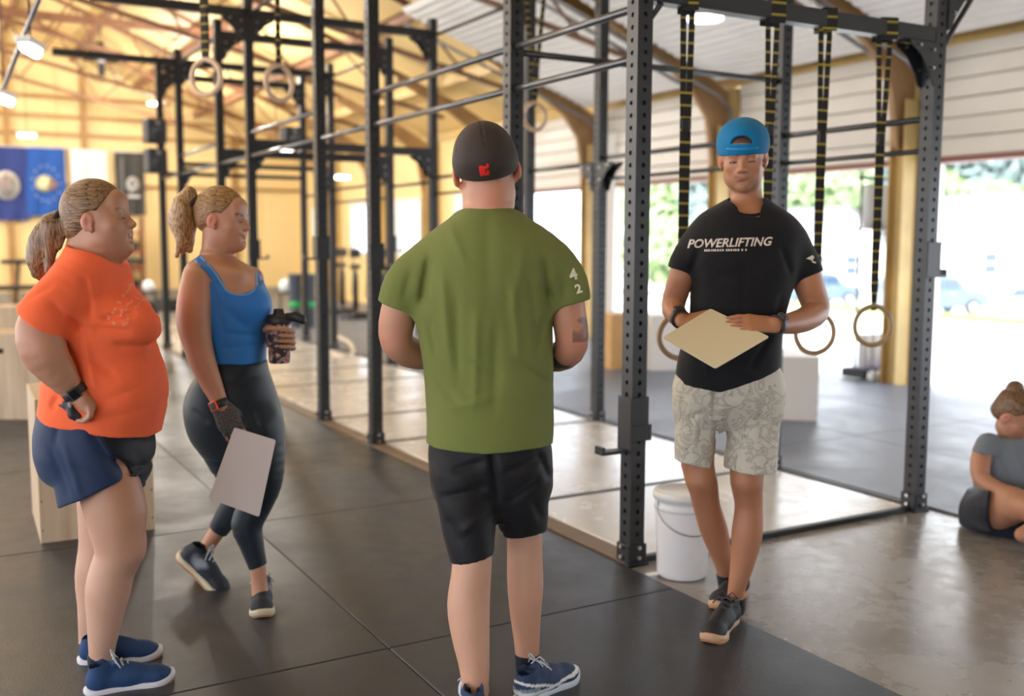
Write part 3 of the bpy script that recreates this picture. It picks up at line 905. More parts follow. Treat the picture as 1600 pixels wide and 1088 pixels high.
def far(px, Y): 
    x = V(px, 400, Y).x; return Vector((x, Y, slope_z(x, Y)))
house('house', far(1500, 62), math.radians(14), 8.6, 9, 4.6, 2.6, 'white clapboard house with a grey gable roof seen through the right doorway', wins=2)
house('house', far(1258, 66), math.radians(20), 8, 8, 3.9, 2.2, 'white house seen through the middle doorway beside the cap wearer', wins=3)
def car(name, p, rz, m, label, van=False):
    o = empty(name, p, rz, label=label, cat='car')
    bm_ = MB()
    prof = [(-2.25, .35), (-2.3, .75), (-2.2, 1.0), (-2.05, 1.55), (-1.8, 1.68), (.2, 1.70), (.75, 1.6), (1.15, 1.12), (2.0, .98), (2.28, .75), (2.3, .38), (1.85, .32), (-1.85, .32)]
    Mx = Matrix(((1, 0, 0, 0), (0, 0, -1, 0), (0, 1, 0, 0), (0, 0, 0, 1)))
    bm_.prism(prof, -.88, .88, M=Mx)
    es = [e for e in bm_.bm.edges]
    bmesh.ops.bevel(bm_.bm, geom=es, offset=.07, segments=2, affect='EDGES')
    bm_.build('body', m, o)
    for y in (-.885, .885):
        for (a, b) in ((-1.9, -1.15), (-1.07, -.12), (-.04, .85)):
            MB().prism([(a, 1.10), (b, 1.10), (b - (.25 if b > .5 else 0), 1.53), (a + (.05 if a < -1.5 else 0), 1.53)], -.01, .01, M=Matrix.Translation((0, y, 0)) @ Mx).build('side_window', M_GLS, o)
        for (a, b) in ((-1.1, -.1), (-.06, .9)):
            MB().box(((a + b) / 2, y * 1.004, .93), (.16, .02, .03)).build('door_handle', M_RIM, o)
    MB().box((.98, 0, 1.36), (.02, 1.4, .50), rot=Matrix.Rotation(-.68, 3, 'Y')).build('windscreen', M_GLS, o)
    MB().box((-2.16, 0, 1.28), (.02, 1.3, .42), rot=Matrix.Rotation(.26, 3, 'Y')).build('rear_window', M_GLS, o)
    for s in (-1, 1):
        MB().box((2.27, s * .62, .80), (.06, .34, .14), bev=.02).build('headlight', M_WHITE, o)
        MB().box((-2.27, s * .72, .95), (.06, .16, .26), bev=.02).build('tail_light', M_RED, o)
        for x in (-1.4, 1.42):
            w = MB().lathe([(0, -.1), (.2, -.1), (.31, -.1), (.34, -.07), (.34, .07), (.31, .1), (.2, .1), (0, .1)], seg=24).build('wheel', M_TYRE, o)
            w.location = (x, s * .84, .34); w.rotation_euler.x = math.pi / 2
            MB().lathe([(0, -.012), (.19, -.012), (.20, .0), (.19, .012), (0, .012)], seg=16).build('rim', M_RIM, w).location = (0, 0, -s * .102)
    return o

car('car', far(1590, 46), math.radians(187), M_CARW, 'white estate car parked below the verge at the right edge of the doorway')
car('car', far(1458, 44), math.radians(12), M_CARB, 'pale blue car half hidden behind the end post of the rig')
car('car', far(1275, 52), math.radians(20), M_CARB, 'silver blue car in front of the far white house')
for (px, nm) in ((1563, 'left'), (1588, 'right')):
    p = far(px, 51)
    b = empty('road_sign', p, .3, label='small red roadside board on a post, %s one of two above the white car' % nm, cat='sign', group='red boards beyond the car')
    MB().tube([(0, 0, 0), (0, 0, 2.2)], .04, 6).build('post', M_WHITE, b)
    MB().box((0, 0, 2.0), (.5, .05, .6), bev=.01).build('board', M_RED, b)

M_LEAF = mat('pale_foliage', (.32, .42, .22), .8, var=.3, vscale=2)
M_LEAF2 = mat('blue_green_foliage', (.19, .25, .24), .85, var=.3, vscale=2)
M_BARK = mat('bark', (.12, .08, .05), .9)
rng = np.random.RandomState(5)
def leafball(n, R3, size, m, seed):
    """crown of many small folded leaves on a lumpy volume"""
    r = np.random.RandomState(seed)
    lobes = r.normal(size=(9, 3)) * .45; lobes[:, 2] *= .7
    vs, fs = [], []
    for i in range(n):
        c = lobes[r.randint(9)]; d = r.normal(size=3); d /= np.linalg.norm(d)
        p = (c + d * .52 * r.uniform(.75, 1.05)) * R3
        a = r.normal(size=3); a /= np.linalg.norm(a); b = np.cross(a, d); b /= np.linalg.norm(b) + 1e-6
        s = size * r.uniform(.6, 1.2); k = len(vs)
        vs += [p - a * s, p + b * s * .45, p + a * s, p - b * s * .45]; fs += [(k, k + 1, k + 2, k + 3)]
    me = bpy.data.meshes.new('foliage'); me.from_pydata([tuple(v) for v in vs], [], fs); me.materials.append(m); me.update()
    return me
LB = [leafball(5200, np.array((3.2, 3.0, 2.8)), .32, M_LEAF, 1), leafball(5200, np.array((3.2, 3.0, 2.8)), .32, M_LEAF2, 2)]

def tree(px, py, Y, s, k, label):
    p = V(px, py, Y); g = slope_z(p.x, Y)
    o = empty('tree', (p.x, Y, g), 0, label=label, cat='tree', group='trees beyond the houses')
    f = link('foliage', LB[k], None, o); f.location = (0, 0, p.z - g); f.scale = (s, s, s); f.rotation_euler.z = px; f['kind'] = 'stuff'
    MB().tube([(0, 0, 0), (.05, .1, (p.z - g) * .5), (0, 0, p.z - g)], [.22, .17, .08], 8).build('trunk', M_BARK, o)
tree(1470, 335, 84, 1.5, 0, 'pale leafy tree behind the white house in the right doorway')
tree(1585, 365, 76, 1.4, 0, 'pale green tree at the right edge above the cars')
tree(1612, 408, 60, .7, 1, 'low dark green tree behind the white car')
tree(1292, 330, 84, 1.7, 0, 'green tree rising over the far white house')
tree(1225, 300, 96, 1.9, 0, 'tall pale tree just right of the man in the blue cap')
tree(1070, 330, 80, 1.7, 0, 'green tree seen between the cap wearer\'s strap and shoulder')
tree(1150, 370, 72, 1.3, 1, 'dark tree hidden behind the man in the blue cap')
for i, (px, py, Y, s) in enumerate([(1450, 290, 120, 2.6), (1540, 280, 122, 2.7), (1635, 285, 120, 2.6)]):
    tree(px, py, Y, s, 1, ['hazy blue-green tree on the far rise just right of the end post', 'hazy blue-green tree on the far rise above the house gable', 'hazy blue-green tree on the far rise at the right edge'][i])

# ================================================================== INSIDE THINGS
def ply_material():
    m, n, l, b = nodes('birch_plywood')
    t = n.new('ShaderNodeTexCoord'); mp = n.new('ShaderNodeMapping'); mp.inputs['Scale'].default_value = (14, 14, 1.2)
    w = n.new('ShaderNodeTexNoise'); w.inputs['Scale'].default_value = 1.5; w.inputs['Detail'].default_value = 6
    l.new(t.outputs['Object'], mp.inputs['Vector']); l.new(mp.outputs['Vector'], w.inputs['Vector'])
    r = n.new('ShaderNodeValToRGB'); r.color_ramp.elements[0].position = .3; r.color_ramp.elements[1].position = .75
    r.color_ramp.elements[0].color = (.42, .30, .19, 1); r.color_ramp.elements[1].color = (.62, .48, .34, 1)
    l.new(w.outputs['Fac'], r.inputs['Fac']); l.new(r.outputs['Color'], b.inputs['Base Color']); b.inputs['Roughness'].default_value = .55
    return m
M_PLY = ply_material()
M_DARK = mat('dark_gap', (.015, .013, .012), .8)
def plyo(name, p, rz, w, d, h, label, slot=None, m=None):
    o = empty(name, p, rz, label=label, cat='box', group='plyometric boxes'); T = .018; m = m or M_PLY
    def pan(c, s): return MB().box(c, s, bev=.0015).build('panel', m, o)
    if slot:
        sz = h - slot
        pan((0, -d / 2 + T / 2, (sz - .02) / 2), (w, T, sz - .02)); pan((0, -d / 2 + T / 2, (sz + .02 + h) / 2), (w, T, h - sz - .02))
        q = (w - .13) / 2
        for s in (-1, 1): pan((s * (w - q) / 2, -d / 2 + T / 2, sz), (q, T, .04))
        MB().box((0, -d / 2 + .06, sz), (.2, .05, .12)).build('slot_shade_block', M_DARK, o)  # dark block behind the slot stands in for the shade inside the box
    else: pan((0, -d / 2 + T / 2, h / 2), (w, T, h))
    pan((0, d / 2 - T / 2, h / 2), (w, T, h))
    pan((-w / 2 + T / 2, 0, h / 2), (T - .001, d - 2 * T - .001, h)); pan((w / 2 - T / 2, 0, h / 2), (T - .001, d - 2 * T - .001, h))
    pan((0, 0, h - T / 2), (w - 2 * T - .001, d - 2 * T - .001, T))
    for z in np.arange(.06, h, (h - .12) / 4):
        for s in (-1, 1):
            b = MB(); b.lathe([(0, 0), (.004, 0), (.004, .001), (0, .001)], seg=8)
            x = b.build('screw', M_DARK, o); x.location = (s * (w / 2 - .01), -d / 2 - .0006, z); x.rotation_euler.x = math.pi / 2
    return o
def at_corner(px, py, w, d, rz, side=-1, z=.012):
    """place a box whose front corner stands at the pixel (side -1: its left front corner)"""
    g = ground(px, py, z)
    c = Vector((w / 2 * -side, d / 2, 0)); c.rotate(Matrix.Rotation(rz, 3, 'Z'))
    return g + c
plyo('plyo_box', at_corner(64, 850, .50, .60, math.radians(28.5)), math.radians(28.5), .50, .60, .665, 'birch plywood jump box standing behind the woman in the orange shirt')
plyo('plyo_box', at_corner(72, 656, .74, .5, math.radians(0), 1), math.radians(0), .74, .5, .66, 'plywood jump box with a hand slot, farther back at the left edge', slot=.13)
plyo('plyo_box', at_corner(-10, 560, .5, .5, math.radians(10), -1), math.radians(10), .5, .5, .60, 'pale plywood box farthest back at the left edge')
M_ORPLY = mat('amber_plywood', (.62, .36, .14), .5, var=.1, vscale=5)
M_WBOX = mat('white_laminate', (.72, .68, .64), .5)
plyo('plyo_box', at_corner(955, 578, .36, .5, math.radians(16)), math.radians(16), .36, .5, .60, 'amber plywood box left of the near rig post by the open door', m=M_ORPLY)
plyo('plyo_box', at_corner(1018, 580, .55, .5, math.radians(14)), math.radians(14), .55, .5, .60, 'off-white box right of the near rig post, behind the hanging ring', m=M_WBOX)
plyo('plyo_box', at_corner(1170, 655, .52, .6, math.radians(-10)), math.radians(-10), .52, .6, .50, 'white box standing behind the hip of the man in the blue cap', m=M_WBOX)

# bucket
M_PAIL = mat('white_plastic', (.80, .79, .80), .35, sss=.05)
bp_ = ground(1073, 914); 
bk = empty('bucket', (bp_.x, bp_.y + .125, 0), .3, label='large white plastic bucket with a lid beside the near rig post', cat='bucket')
MB().lathe([(0, .004), (.112, .004), (.118, .010), (.131, .30), (.131, .305), (.137, .307), (.137, .325), (.132, .327), (.132, .345), (.138, .347), (.138, .375), (.128, .375), (.124, .34), (0, .335)], seg=48).build('pail', M_PAIL, bk)
MB().lathe([(0, .380), (.118, .380), (.122, .386), (.138, .386), (.142, .378), (.142, .352), (.1395, .352), (.1395, .376), (0, .376)], seg=48).build('lid', M_WHITE, bk)
MB().tube([(.142 * math.cos(t), .142 * math.sin(t), .34 - .13 * abs(math.sin(t)) ** .6 * (1 if math.sin(t) < 0 else .9)) for t in [math.pi + math.pi * k / 16 for k in range(17)]], .0022, 6).build('handle', M_BAR, bk)
for s in (-1, 1): MB().box((s * .139, 0, .335), (.012, .03, .03), bev=.004).build('handle_lug', M_PAIL, bk)
bk.scale = (.88, .88, .95)
# white tag on the floor at the post foot
t_ = ground(1020, 903); tag(MB().box((t_.x, t_.y, .016), (.05, .035, .003), rot=Matrix.Rotation(.5, 3, 'Z')).build('paper_tag', M_WHITE), 'small white paper tag on the floor at the foot of the near post', 'tag')

# weight bar rack by the door column: tray with upright foam rollers
tp = ground(1372, 596)
tr = empty('roller_rack', (tp.x, tp.y + .2, .012), ANG, label='black floor tray with stub legs holding upright white rollers by the doorway column', cat='rack')
MB().box((0, 0, .06), (.56, .30, .09), bev=.01).build('tray', M_STEEL, tr)
MB().box((0, 0, .107), (.50, .24, .01)).build('tray_mat', mat('violet_grey_mat', (.20, .18, .32), .7), tr)
for sx in (-1, 1):
    MB().tube([(sx * .25, 0, .1), (sx * .25, 0, 2.08)], .014, 8).build('upright', M_BAR, tr)
MB().box((0, 0, 2.02), (.54, .05, .03)).build('upper_shelf', M_STEEL, tr); MB().box((0, 0, 1.52), (.54, .20, .02)).build('upper_shelf', M_STEEL, tr)
M_FOAM = mat('white_foam', (.78, .80, .83), .55)
k = 0
for (z0, h, xs) in ((.116, .34, (-.16, -.03, .10, .2)), (1.535, .42, (-.17, -.06, .06, .18))):
    for i, x in enumerate(xs):
        r = empty('foam_roller', R(0, 0), 0, label='white foam roller standing %s, %s' % (('in the floor tray', 'on the rack shelf at head height')[k], ('first from the left', 'second from the left', 'third from the left', 'last at the right')[i]), cat='roller', group='white foam rollers in the rack')
        q = Vector((x, -.02, z0)); q.rotate(Matrix.Rotation(ANG, 3, 'Z')); r.location = tr.location + q
        MB().lathe([(0.018, 0), (.044, 0), (.05, .006), (.05, h - .006), (.044, h), (.018, h), (.018, 0)], seg=20).build('sleeve', M_FOAM, r)
    k += 1
for i, (px, py) in enumerate(((1345, 588), (1359, 588))):
    g = tr.location + Matrix.Rotation(ANG, 3, 'Z') @ Vector((-.25 + .13 * i, -.23, 0))
    o = MB().lathe([(0, -.03), (.035, -.028), (.055, -.012), (.055, .012), (.035, .028), (0, .03)], seg=20).build('massage_ball', M_FOAM); o.location = (g.x, g.y, .012 + .055); o.rotation_euler = (math.pi / 2, 0, .3)
    tag(o, 'small white disc leaning against the black tray, %s one' % ('left', 'right')[i], 'disc', 'white discs at the tray')

# flags on the end wall
def flag(px, py0, w, h, col, label, deco, rz=0):
    u = WU - .16
    # solve v from pixel on the wall plane
    A = R(0, u); 
    d = V(px, 376, 1.0); d = Vector((d.x, 1.0, 0))
    # A + VD*v = t*d
    det = VD.x * -d.y - VD.y * -d.x
    v = ((-A.x) * -d.y - (-A.y) * -d.x) / det
    p = R(v, u); z = V(px, py0, p.y).z
    o = empty('wall_flag', (p.x, p.y, z), ANG, label=label, cat='flag')
    m = MB(); bm = m.bm; nx, nz = 12, 18; g = []
    for s in (0, 1):
        gg = []
        for j in range(nz + 1):
            row = []
            for i in range(nx + 1):
                x = (i / nx - .5) * w * (1 - .05 * j / nz); y = .035 * math.sin(i * 1.1 + .2 * j) * (.4 + .6 * j / nz) + s * .004
                row.append(bm.verts.new((x, y, -h * j / nz)))
            gg.append(row)
        g.append(gg)
    for s in (0, 1):
        for j in range(nz):
            for i in range(nx):
                q = (g[s][j][i], g[s][j][i + 1], g[s][j + 1][i + 1], g[s][j + 1][i]); f = bm.faces.new(q if s else q[::-1]); f.smooth = True
    m.build('cloth', mat('flag_' + label.split()[0] + label.split()[1], col, .75), o)
    MB().tube([(-w / 2 - .04, 0, .01), (w / 2 + .04, 0, .01)], .012, 6).build('rod', M_WHITE, o)
    for (kind, x, zz, sx, sz, c) in deco:
        b = MB()
        if kind == 'disc': b.lathe([(0, 0), (1, 0), (1, .006), (0, .006)], seg=28)
        elif kind == 'box': b.box((0, 0, .003), (2, 2, .006), bev=.0005)
        elif kind == 'star':
            b.prism([(math.cos(a * math.pi / 5 + math.pi / 2) * (1 if a % 2 == 0 else .42), math.sin(a * math.pi / 5 + math.pi / 2) * (1 if a % 2 == 0 else .42)) for a in range(10)], 0, .006)
        e = b.build('emblem', mat('flag_ink_%.2f_%.2f_%.2f' % c, c, .8), o)
        e.matrix_basis = Matrix.Translation((x, -.045, zz)) @ Matrix.Rotation(math.pi / 2, 4, 'X') @ Matrix.Diagonal((sx, sz, 1, 1))
    return o
flag(14, 229, .92, 1.62, (.02, .04, .20), 'navy wall flag with a round white seal, cut by the left edge', [('disc', 0, -.85, .27, .32, (.75, .75, .72)), ('disc', .0, -.85, .20, .24, (.55, .45, .42)), ('disc', -.02, -.80, .09, .15, (.60, .22, .18))])
flag(76, 231, .84, 1.52, (.01, .08, .36), 'blue wall flag with a cream emblem ringed by stars', [('disc', -.03, -.80, .19, .19, (.78, .72, .45)), ('box', -.12, -.75, .05, .09, (.78, .72, .55)), ('disc', .12, -.82, .10, .11, (.62, .35, .35))] + [('star', .28 * math.cos(a), -.80 + .40 * math.sin(a), .032, .032, (.45, .50, .70)) for a in [2 * math.pi * k / 13 for k in range(13)]])
flag(144, 235, .80, 1.30, (.80, .76, .72), 'white wall flag without a device, hung left of the black one', [])
flag(207, 238, .66, 1.45, (.045, .042, .04), 'black wall flag with a pale round device', [('disc', .05, -.75, .15, .19, (.6, .6, .58)), ('disc', .03, -.72, .07, .09, (.045, .042, .04)), ('box', .05, -1.02, .14, .03, (.6, .6, .58)), ('box', -.18, -.55, .03, .40, (.15, .14, .13))])
# equipment along the end wall
def bench(px, py, Y, label, w=1.2, d=.4, h=.45, m=None):
    p = V(px, py, Y); g = ground(px, py, .012) if Y is None else Vector((p.x, Y, .0))
    o = empty('weight_bench', g, ANG, label=label, cat='bench')
    MB().box((0, 0, h - .04), (w, d, .08), bev=.02, seg=2).build('pad', mat('black_vinyl', (.02, .02, .022), .4), o)
    for sx in (-1, 1):
        for sy in (-1, 1):
            MB().tube([(sx * w * .42, sy * d * .38, .0), (sx * w * .38, sy * d * .3, h - .07)], .022, 6).build('leg', M_STEEL, o)
    return o
M_IRON = mat('dark_plate_rubber', (.025, .026, .03), .5)
def plate_stack(px, Y, n, r, label, col=None):
    p = V(px, 480, Y); m = col or M_IRON
    for i in range(n):
        o = MB().lathe([(.026, 0), (r * .45, 0), (r * .5, .012), (r * .86, .012), (r * .9, .002), (r, .006), (r, .054), (r * .9, .058), (r * .86, .048), (r * .5, .048), (r * .45, .06), (.026, .06), (.026, 0)], seg=28).build('bumper_plate', m)
        o.location = (p.x, Y, .004 + .062 * i)
        tag(o, label + ', ' + ('bottom', 'second', 'third', 'fourth', 'fifth', 'sixth', 'seventh')[i] + ' plate of its stack', 'plate', 'bumper plates stacked on the floor')
bench(118, 470, 20.2, 'tall black padded bench against the end wall left of the ponytail', 2.6, .5, 1.0)
bench(28, 470, 18.6, 'low black bench at the far left edge beneath the navy flag', 1.6, .5, .55)
plate_stack(66, 16.8, 5, .225, 'black plate left of the woman in the orange shirt')
plate_stack(20, 16.5, 4, .225, 'black plate at the left edge')
plate_stack(226, 18.1, 5, .225, 'black plate right of the orange shirt')
plate_stack(262, 19.8, 4, .225, 'black plate behind the woman in the blue top')
# wall shelf
sp = R(1.15, WU - .45)
sh = empty('storage_shelf', sp, ANG, label='tall wooden storage shelf with red-brown boards on the end wall', cat='shelf')
for sx in (-1, 1): MB().box((sx * .62, 0, .95), (.05, .4, 1.9), bev=.004).build('side_post', M_RUST, sh)
for z in (.25, .7, 1.12, 1.55): MB().box((0, 0, z), (1.24, .4, .045), bev=.004).build('shelf_board', mat('red_board', (.30, .06, .04), .5), sh)
rr = random.Random(4)
n_ = 0
for z in (.275, .725, 1.145):
    for i in range(4):
        x = -.45 + i * .3
        r_ = rr.choice((.10, .12, .13)); kind = rr.random()
        q = Vector((x, -.02, z)); q.rotate(Matrix.Rotation(ANG, 3, 'Z')); q += sp
        m_ = MB().lathe([(0, 0), (r_ * .5, .004), (r_ * .87, r_ * .5), (r_, r_), (r_ * .87, r_ * 1.5), (r_ * .5, r_ * 1.87), (0, r_ * 2)], seg=18)
        o = m_.build('medicine_ball', mat(*(('ball_black', (.03, .03, .03), .6) if kind < .5 else ('ball_brown', (.25, .12, .06), .6)))); o.location = q
        tag(o, '%s medicine ball on the %s board of the red shelf, %s along' % ('black' if kind < .5 else 'brown', {.275: 'lowest', .725: 'second', 1.145: 'third'}[z], ('first', 'second', 'third', 'last')[i]), 'ball', 'medicine balls on the storage shelf')
def ball(px, py, Y, r, label):
    p = V(px, py, Y)
    o = empty('exercise_ball', (p.x, Y, p.z - r), label=label, cat='ball')
    MB().ico((0, 0, r), r, 3).build('bladder', M_FOAM, o)
    MB().tube([(r * 1.002 * math.cos(a), 0, r + r * 1.002 * math.sin(a)) for a in [2 * math.pi * k / 32 for k in range(32)]], .003, 4, closed=True).build('seam', M_WHITE, o)
    s = MB().tube([(-r, r * .4, 0), (-r, r * .4, -o.location.z + .01)], .02, 6); s.tube([(r, r * .4, 0), (r, r * .4, -o.location.z + .01)], .02, 6); s.tube([(-r, r * .4, 0), (r, r * .4, 0)], .02, 6); s.tube([(-r, -r * .4, 0), (r, -r * .4, 0)], .02, 6); s.tube([(-r, -r * .4, 0), (-r, r * .4, 0)], .02, 6); s.tube([(r, -r * .4, 0), (r, r * .4, 0)], .02, 6)
    s.build('ball_stand', M_STEEL, o)
ball(232, 447, 17, .10, 'white ball on a stand right of the orange shirt')
ball(447, 447, 16.4, .11, 'white ball on a stand beyond the blue top')
# bins with green bands
M_BIN = mat('slate_plastic', (.10, .12, .15), .5); M_GREEN = mat('green_band', (.04, .42, .12), .5)
for i, px in enumerate((462, 484)):
    p = ground(px, 512, .012); o = empty('storage_bin', p, 0, label='slate storage bin with a green band, %s one of the pair' % ('left', 'right')[i], cat='bin', group='banded bins beyond the blue top'); o.scale = (.66, .66, .95)
    MB().lathe([(0, .0), (.12, .0), (.125, .01), (.15, .86), (.16, .86), (.16, .90), (.14, .90), (.13, .05), (0, .05)], seg=28).build('drum', M_BIN, o)
    MB().lathe([(.1375, .34), (.1415, .34), (.1435, .44), (.139, .44), (.1375, .34)], seg=28).build('band', M_GREEN, o)
# air bike and rower near the windows
def airbike(px, py, label):
    p = ground(px, py, .012); o = empty('air_bike', p, ANG + 1.2, label=label, cat='exercise bike')
    MB().tube([(-.55, 0, .06), (.55, 0, .06), (.35, 0, .55), (0, 0, .42), (-.3, 0, .85)], .03, 8).build('frame', M_STEEL, o)
    for x in (-.5, .5): MB().tube([(x, -.28, .03), (x, .28, .03)], .03, 8).build('foot_bar', M_STEEL, o)
    w = MB().lathe([(.30, -.05), (.33, -.05), (.33, .05), (.30, .05), (.30, -.05)], seg=30).build('fan_cage', M_STEEL, o); w.location = (.45, 0, .45); w.rotation_euler.x = math.pi / 2
    for k in range(10):
        b = MB().box((0, 0, .16), (.02, .004, .30)).build('fan_blade', M_BAR, o); b.location = (.45, 0, .45); b.rotation_euler.y = k * math.pi / 5
    MB().box((-.33, 0, .92), (.28, .2, .08), bev=.03, seg=2).build('saddle', M_IRON, o)
    for s in (-1, 1): MB().tube([(.15, s * .2, .35), (.2, s * .22, .9), (.1, s * .22, 1.2), (0, s * .2, 1.25)], .016, 8).build('handlebar', M_BAR, o)
    MB().box((.25, 0, 1.15), (.04, .2, .16), bev=.01).build('display', M_IRON, o)
airbike(556, 496, 'grey fan bike standing before the far window')
airbike(535, 489, 'dark fan bike farther back, left of the first')
airbike(600, 497, 'fan bike partly hidden by the rig post before the window')
bench(700, 480, 15.5, 'black bench behind the shoulder of the man in green', 1.4)
# rope on the floor
rp = [ground(*q, .03) for q in ((520, 520), (532, 528), (545, 535), (552, 548), (545, 556), (530, 556), (518, 552))]
ro = MB(); pts = []
for i in range(len(rp) - 1):
    for k in range(4):
        t = k / 4; a0 = rp[max(i - 1, 0)]; a1 = rp[i]; a2 = rp[i + 1]; a3 = rp[min(i + 2, len(rp) - 1)]
        pts.append(.5 * ((2 * a1) + (a2 - a0) * t + (2 * a0 - 5 * a1 + 4 * a2 - a3) * t * t + (3 * a1 - a0 - 3 * a2 + a3) * t ** 3))
tag(ro.tube(pts, .026, 8).build('battle_rope', mat('cream_rope', (.68, .58, .45), .8, bump=.5, bscale=40)), 'thick cream rope curled on the floor behind the rig posts', 'rope')

# speakers on the far posts, heater hanging
for i, (v, u, z, lab) in enumerate([(-.10, 9.9, 2.72, 'black loudspeaker clamped high on the leftmost rig post, upper one'), (-.10, 9.9, 2.36, 'black loudspeaker clamped on the leftmost rig post, lower one'), (1.62, 9.9, 2.72, 'black loudspeaker on the far rig post behind the right ring')]):
    o = empty('loudspeaker', R(v, u - .16, z), ANG + .2, label=lab, cat='speaker', group='loudspeakers on the rig')
    MB().box((0, 0, 0), (.25, .2, .30), bev=.03, seg=2).build('cabinet', M_IRON, o)
    c = MB().lathe([(0, -.01), (.05, 0), (.09, .012), (.10, .012), (.10, 0), (0, -.012)], seg=24).build('cone', M_STEELB, o); c.location = (0, -.102, -.04); c.rotation_euler.x = math.pi / 2
    c = MB().lathe([(0, .006), (.025, .01), (.03, 0), (0, 0)], seg=16).build('tweeter', M_BAR, o); c.location = (0, -.101, .1); c.rotation_euler.x = math.pi / 2
# wall fan
fp = V(158, 92, 19.5)
fo = empty('hanging_fan', fp, ANG, label='round grey cage fan hung below the roof above the flags', cat='fan')
for r_ in (.22, .33, .42): MB().tube([(r_ * math.cos(a), -.1 if r_ < .4 else 0, r_ * math.sin(a)) for a in [2 * math.pi * k / 30 for k in range(30)]], .008, 5, closed=True).build('cage_ring', M_STEELB, fo)
for k in range(4):
    b = MB().box((0, 0, .18), (.13, .01, .26), rot=Matrix.Rotation(.4, 3, 'Z')).build('fan_blade', M_STEELB, fo); b.rotation_euler.y = k * math.pi / 2
MB().lathe([(0, -.09), (.07, -.08), (.08, .08), (0, .1)], seg=16).build('motor', M_FOAM, fo).rotation_euler.x = math.pi / 2
MB().tube([(0, 0, .42), (0, 0, 1.2)], .015, 6).build('hanger', M_STEELB, fo)

# lamps
def strip_lamp(p, L, rz, tilt, label, power=0, r=.055):
    o = empty('strip_lamp', p, rz, label=label, cat='lamp', group='fluorescent strip lamps'); o.rotation_euler.x = 0
    MB().box((0, 0, .04), (L, .10, .04), bev=.01).build('housing', M_WHITE, o)
    t = MB().tube([(-L / 2 + .03, 0, 0), (L / 2 - .03, 0, 0)], r * .6, 10).build('tube', M_LAMP, o)
    MB().tube([(0, 0, .06), (0, 0, max(.2, min(1.2, 6 - p[2])))], .006, 5).build('hanger', M_STEELB, o)
    return o
strip_lamp(V(48, 78, 6.2), .28, ANG + 1.2, 0, 'short white strip lamp beside the grey conduit at top left')
strip_lamp(V(7, 156, 7.5), .30, ANG + 1.2, 0, 'white strip lamp at the left edge below the conduit')
strip_lamp(V(42, 212, 20), .35, ANG, 0, 'small white fitting above the navy and blue flags')
strip_lamp(V(432, 233, 14), .5, ANG, 0, 'white strip lamp seen through the rig right of the blue top')
strip_lamp(V(528, 277, 20), .5, ANG, 0, 'white fitting near the far corner beside the first window')
hb = V(1102, 27, 8.5)
ho = empty('high_bay_lamp', hb, 0, label='round white high-bay lamp hanging left of the man in the blue cap', cat='lamp')
MB().lathe([(0, .10), (.05, .10), (.07, .05), (.15, .02), (.16, 0), (.15, -.004), (0, -.004)], seg=30).build('shade', M_WHITE, ho)
MB().lathe([(0, -.005), (.14, -.005), (.14, -.02), (0, -.03)], seg=30).build('lens', M_LAMP, ho)
MB().tube([(0, 0, .1), (0, 0, .62)], .006, 5).build('hanger', M_STEELB, ho)
# conduit
cd = MB().tube([V(64, -10, 6.0), V(36, 60, 6.3), V(8, 132, 7.0), V(-20, 180, 8)], .016, 8).build('trim_21', M_BAR); tag(cd, kind='structure')
# added lights: unseen lamps put under the roof to brighten the interior
for i, (v, u) in enumerate([(-4, 3), (-4, 8.5), (-4, 14), (-4, 19), (1.5, 13), (1.5, 18), (-8, 10), (-8, 16)]):
    z = roofz(v) - .9
    o = empty('high_bay_lamp', R(v, u, z), 0, label='round high-bay lamp high under the ridge, %s of the row' % ('first second third fourth fifth sixth seventh eighth'.split()[i]), cat='lamp', group='high-bay lamps under the ridge')
    MB().lathe([(0, .10), (.05, .10), (.07, .05), (.15, .02), (.16, 0), (.15, -.004), (0, -.004)], seg=20).build('shade', M_WHITE, o)
    MB().tube([(0, 0, .1), (0, 0, .8)], .006, 5).build('hanger', M_STEELB, o)
    ld = bpy.data.lights.new('added_light', 'POINT'); ld.energy = 120 if u < 9 else 260; ld.shadow_soft_size = .15; ld.color = (1, .97, .92)
    lo_ = bpy.data.objects.new('added_light', ld); COL.objects.link(lo_); lo_.parent = o; lo_.location = (0, 0, -.2)
# ================================================================== PEOPLE
def pxn(dx, dy, y=0): return Vector((dx, y, -dy)).normalized()
class Fig:
    def __init__(self, Y0, label, base_px, cat='person'):
        self.Y0 = Y0
        g = ground(*base_px)
        self.root = empty('person', (g.x, Y0, 0), label=label, cat=cat)
    def P(self, px, py, dy=0): return V(px, py, self.Y0 + dy)
    def m(self, px): return px * self.Y0 / FPX
    def row(self, py, xl, xr, hd, dy=0):
        return (self.P((xl + xr) / 2, py, dy), self.m(xr - xl) / 2, hd)
    def rows(self, L): return [self.row(*r) for r in L]
    def part(self, name, shape, h, m, color=None, fine=(), smooth=1, parent=None, lab=None):
        me = sdf_mesh(name, shape, h, fine, smooth, color)
        o = link(name, me, m, parent or self.root, True)
        if lab: o['label'] = lab
        return o
    def folds(self, S, L, dy=-.14):
        for (x1, y1, x2, y2, amp, w) in L: S.fold(self.P(x1, y1, dy), self.P(x2, y2, dy), amp, w)
def plane2(F, p, q, down=True, dy=0, tilt=0):
    """cutting plane through two pixels, normal pointing down (or up) the picture"""
    a, b = F.P(*p, dy), F.P(*q, dy)
    if b.x < a.x: a, b = b, a
    d = b - a; n = Vector((d.z, 0, -d.x)).normalized() if down else Vector((-d.z, 0, d.x)).normalized()
    n.y = tilt
    return ((a + b) / 2, n.normalized())
